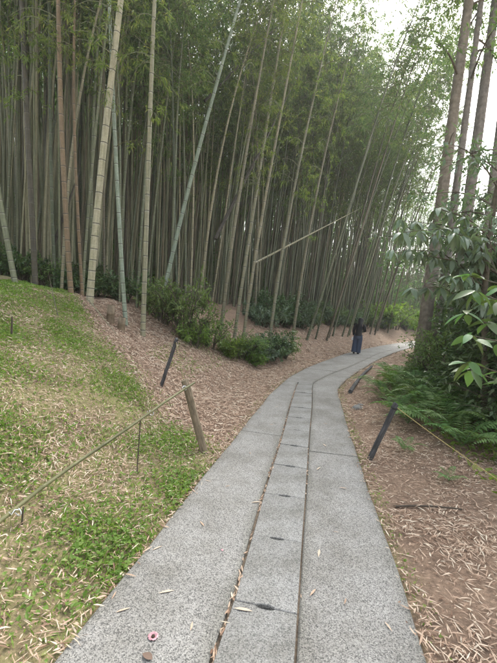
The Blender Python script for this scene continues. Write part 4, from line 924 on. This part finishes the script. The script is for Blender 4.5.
# grass and small herbs
def grass_patch(name, n, x0, x1, y0, y1, keep, h, w, label, leafy=.35):
    x = rng.uniform(x0, x1, n); y = rng.uniform(y0, y1, n); xy = np.stack([x, y], 1); sl = sdist(PL, xy); sr = -sdist(PR, xy)
    ok = rng.random(n) < keep(x, y, sl, sr); x, y = x[ok], y[ok]; n = len(x); P = np.stack([x, y, terrain(x, y)], 1)
    D = rng.normal(0, .45, (n, 3)); D[:, 2] = rng.uniform(.4, 1.1, n); N_ = rng.normal(0, 1, (n, 3))
    k = rng.random(n) < leafy; ll = h * rng.uniform(.4, 1.2, n); ww = np.where(k, w * 3.0, w) * rng.uniform(.8, 1.3, n)
    D[k, 2] *= .35; P[k, 2] += rng.uniform(.0, h * .6, k.sum()); ll[k] *= .7; N_[k] = rng.normal(0, .3, (k.sum(), 3)) + [0, 0, 1]
    V, F = blades(P, D, N_, ll, ww, .1, .15); o = link(name, np_mesh(name, V, F, M['grass'], shade=np.clip(rng.normal(.5, .25, n), 0, 1)))
    tag(o, label, 'grass', kind='stuff')
grass_patch('grass', 260000, -5.2, .2, .9, 8.6, lambda x, y, sl, sr: (sl > .015) * grass_mask(x, y) * (.10 + .90 * np.maximum(1.3 * clump(x, y, 1.9, 2.2) ** 2.6, sstep(4.2, 6.0, y) * clump(x, y, 1.1, .5))), .06, .0085, 'short green grass, moss and herbs on the mound')
grass_patch('edge_grass', 52000, -1.2, 3.2, .9, 11, lambda x, y, sl, sr: ((sl > .0) * (sl < .14) * .7 + (sr > .0) * (sr < .13)) * (.25 + .75 * clump(x, y, 2.3)), .032, .008, 'narrow fringe of moss and grass along both path edges')
grass_patch('bank_grass', 16000, -1.8, 1.0, 6.5, 9.5, lambda x, y, sl, sr: (sl > 1.3) * (sl < 2.3) * (1 - grass_mask(x, y)) * .5 * clump(x, y), .06, .009, 'thin grass in front of the shrubs on the brown bank')
grass_patch('wood_herbs', 22000, 2.0, 6.5, 3.2, 10.5, lambda x, y, sl, sr: (sr > 1.1) * np.interp(sr, [1.1, 1.8], [.1, .8]), .13, .02, 'green herbs filling the ground between the ferns', .6)

# ------------------------------------------------------------------ the walker
def person(x, y, z, face):
    o = empty('person', (x, y, z), (-R_(3), R_(4), face)); tag(o, 'person with long black hair in black top and loose blue trousers walking away', 'person')
    # local: +Y is the way the person walks
    body = bpy.data.meshes.new('body')
    J = {'pelvis': (0, 0, .86, .125, .10), 'waist': (0, .01, 1.0, .115, .09), 'chest': (0, .04, 1.2, .135, .10), 'neckb': (0, .07, 1.335, .06, .055), 'neck': (0, .095, 1.39, .048, .048), 'head': (0, .125, 1.46, .07, .078), 'crown': (0, .135, 1.545, .052, .06),
         'shl': (-.155, .05, 1.29, .052, .052), 'ell': (-.215, .02, 1.04, .04, .04), 'wrl': (-.205, .10, .82, .027, .027), 'hal': (-.20, .12, .75, .03, .022),
         'shr': (.155, .06, 1.29, .052, .052), 'elr': (.225, .12, 1.06, .04, .04), 'wrr': (.15, .32, 1.12, .027, .027), 'har': (.11, .38, 1.15, .03, .022),
         'hpl': (-.085, 0, .82, .085, .085), 'knl': (-.085, .06, .46, .058, .058), 'anl': (-.08, -.02, .085, .038, .038), 'tol': (-.085, .13, .03, .034, .025),
         'hpr': (.085, 0, .82, .085, .085), 'knr': (.08, .10, .46, .058, .058), 'anr': (.075, .12, .085, .038, .038), 'tor': (.08, .28, .03, .034, .025)}
    names = list(J); E_ = [('pelvis', 'waist'), ('waist', 'chest'), ('chest', 'neckb'), ('neckb', 'neck'), ('neck', 'head'), ('head', 'crown'), ('chest', 'shl'), ('shl', 'ell'), ('ell', 'wrl'), ('wrl', 'hal'), ('chest', 'shr'), ('shr', 'elr'), ('elr', 'wrr'), ('wrr', 'har'),
          ('pelvis', 'hpl'), ('hpl', 'knl'), ('knl', 'anl'), ('anl', 'tol'), ('pelvis', 'hpr'), ('hpr', 'knr'), ('knr', 'anr'), ('anr', 'tor')]
    co = [J[n][:3] for n in names]; rd = [J[n][3:] for n in names]; E_ = [(names.index(a), names.index(b)) for a, b in E_]
    for side, hn in ((-1, 'hal'), (1, 'har')):           # five fingers each
        h = np.array(J[hn][:3]); w = np.array(J['wrl' if side < 0 else 'wrr'][:3]); d = (h - w) / np.linalg.norm(h - w); sdir = np.array([0, 1., 0]) if side < 0 else np.array([.6, .3, .5])
        for k, (off, ln) in enumerate(((-.026, .055), (-.009, .07), (.009, .075), (.026, .065), (.04, .045))):
            p1 = h + sdir * off + d * (.02 if k < 4 else -.02); p2 = p1 + d * ln * .55 + sdir * (.012 if k == 4 else 0); p3 = p2 + d * ln * .4 + np.array([-side * .015, .01, 0])
            b0 = len(co); co += [tuple(p1), tuple(p2), tuple(p3)]; rd += [(.009, .009), (.008, .008), (.007, .007)]; E_ += [(names.index(hn), b0), (b0, b0 + 1), (b0 + 1, b0 + 2)]
    body.from_pydata(co, E_, []); body.materials.append(M['skin'])
    bo = link('body', body, o); md = bo.modifiers.new('skin', 'SKIN')
    for v, r in zip(body.skin_vertices[0].data, rd): v.radius = r
    body.skin_vertices[0].data[0].use_root = True; sb = bo.modifiers.new('sub', 'SUBSURF'); sb.levels = 1; sb.render_levels = 2
    # black top with sleeves
    mb_ = MB(); z_ = np.array([.80, .84, .95, 1.08, 1.2, 1.29, 1.345, 1.38]); yy = np.array([-.0, 0, .005, .02, .04, .055, .07, .085])
    rx = np.array([.205, .215, .205, .20, .205, .19, .12, .075]); ry = np.array([.14, .145, .14, .14, .145, .125, .085, .065])
    tube_add(mb_, np.stack([0 * z_, yy, z_], 1), np.stack([rx, ry], 1), 18, cap=False)
    tube_add(mb_, [(-.12, .05, 1.31), (-.18, .045, 1.26), (-.215, .02, 1.08), (-.225, .03, 1.0), (-.212, .08, .87), (-.206, .10, .82)], [.06, .075, .067, .066, .055, .05], 12)
    tube_add(mb_, [(.12, .055, 1.31), (.18, .06, 1.26), (.22, .10, 1.10), (.225, .14, 1.06), (.19, .25, 1.09), (.155, .315, 1.115)], [.06, .075, .067, .066, .055, .05], 12)
    link('top', mb_.mesh('top', M['black_cloth'], True), o)
    # wide trousers
    mb_ = MB()
    tube_add(mb_, [(0, 0, .93), (0, 0, .88), (0, 0, .78), (0, .01, .70)], np.array([[.15, .12], [.175, .135], [.185, .14], [.17, .13]]), 18, cap=False)
    tube_add(mb_, [(-.08, 0, .86), (-.092, .02, .70), (-.095, .05, .46), (-.095, .01, .22), (-.092, -.02, .07)], [.095, .11, .105, .105, .108], 16, cap=False)
    tube_add(mb_, [(.08, 0, .86), (.092, .03, .70), (.09, .085, .46), (.088, .10, .22), (.086, .11, .07)], [.095, .11, .105, .105, .108], 16, cap=False)
    link('trousers', mb_.mesh('trousers', M['denim'], True), o)
    # hair: cap over the skull falling on the back
    mb_ = MB(); z_ = np.array([1.60, 1.595, 1.575, 1.53, 1.47, 1.40, 1.32, 1.22, 1.15]); yy = np.array([.125, .125, .12, .108, .09, .05, .0, -.055, -.075])
    tube_add(mb_, np.stack([0 * z_, yy, z_], 1), np.array([[.01, .01], [.05, .055], [.085, .09], [.108, .112], [.12, .11], [.135, .10], [.15, .085], [.14, .065], [.10, .04]]), 16)
    link('hair', mb_.mesh('hair', M['hair'], True), o)
    for s, (ax, ay, tx, ty) in ((-1, (-.08, -.03, -.085, .14)), (1, (.075, .11, .08, .29))):
        mb_ = MB(); tube_add(mb_, [(ax, ay - .04, .04), (ax, ay, .045), (tx, (ay + ty) / 2, .035), (tx, ty, .03), (tx, ty + .02, .025)], np.array([[.03, .035], [.045, .045], [.048, .035], [.042, .028], [.02, .015]]), 10); link('shoe', mb_.mesh('shoe', M['black_cloth'], True), o)
    # white bag in the hand hanging down
    bm = bmesh.new(); bmesh.ops.create_cube(bm, size=1)
    for v in bm.verts: v.co.x *= .05 if v.co.z > 0 else .075; v.co.y *= .12 if v.co.z > 0 else .15; v.co.z *= .15
    bmesh.ops.bevel(bm, geom=bm.edges[:], offset=.015, segments=2, affect='EDGES'); me = bpy.data.meshes.new('pouch'); bm.to_mesh(me); bm.free(); me.materials.append(M['white'])
    w = Matrix.Translation((x, y, z)) @ Euler((-R_(3), R_(4), face)).to_matrix().to_4x4() @ Vector((-.235, .06, .655))
    b = link('pouch', me, None, w, (0, 0, face)); tag(b, 'small white pouch held in the lowered hand of the walker', 'bag')
person(4.78, 16.3, TOP, -R_(24))

# ------------------------------------------------------------------ thin haze added to veil the wood and lift its shadows, sky outside it
bm = bmesh.new(); bmesh.ops.create_cube(bm, size=1)
for v in bm.verts: v.co = Vector((v.co.x * 1700, v.co.y * 1700, 29 + v.co.z * 62))
me = bpy.data.meshes.new('haze'); bm.to_mesh(me); bm.free()
m = bpy.data.materials.new('veil_haze'); m.use_nodes = True; N, L = m.node_tree.nodes, m.node_tree.links
N.remove(N['Principled BSDF']); pv = N.new('ShaderNodeVolumePrincipled'); pv.inputs['Color'].default_value = (.93, .96, .95, 1)
pv.inputs['Density'].default_value = .0017; pv.inputs['Anisotropy'].default_value = .45
L.new(pv.outputs[0], N['Material Output'].inputs['Volume']); me.materials.append(m)
tag(link('haze', me), 'thin pale haze added to veil the bamboo wood', 'haze', kind='stuff')
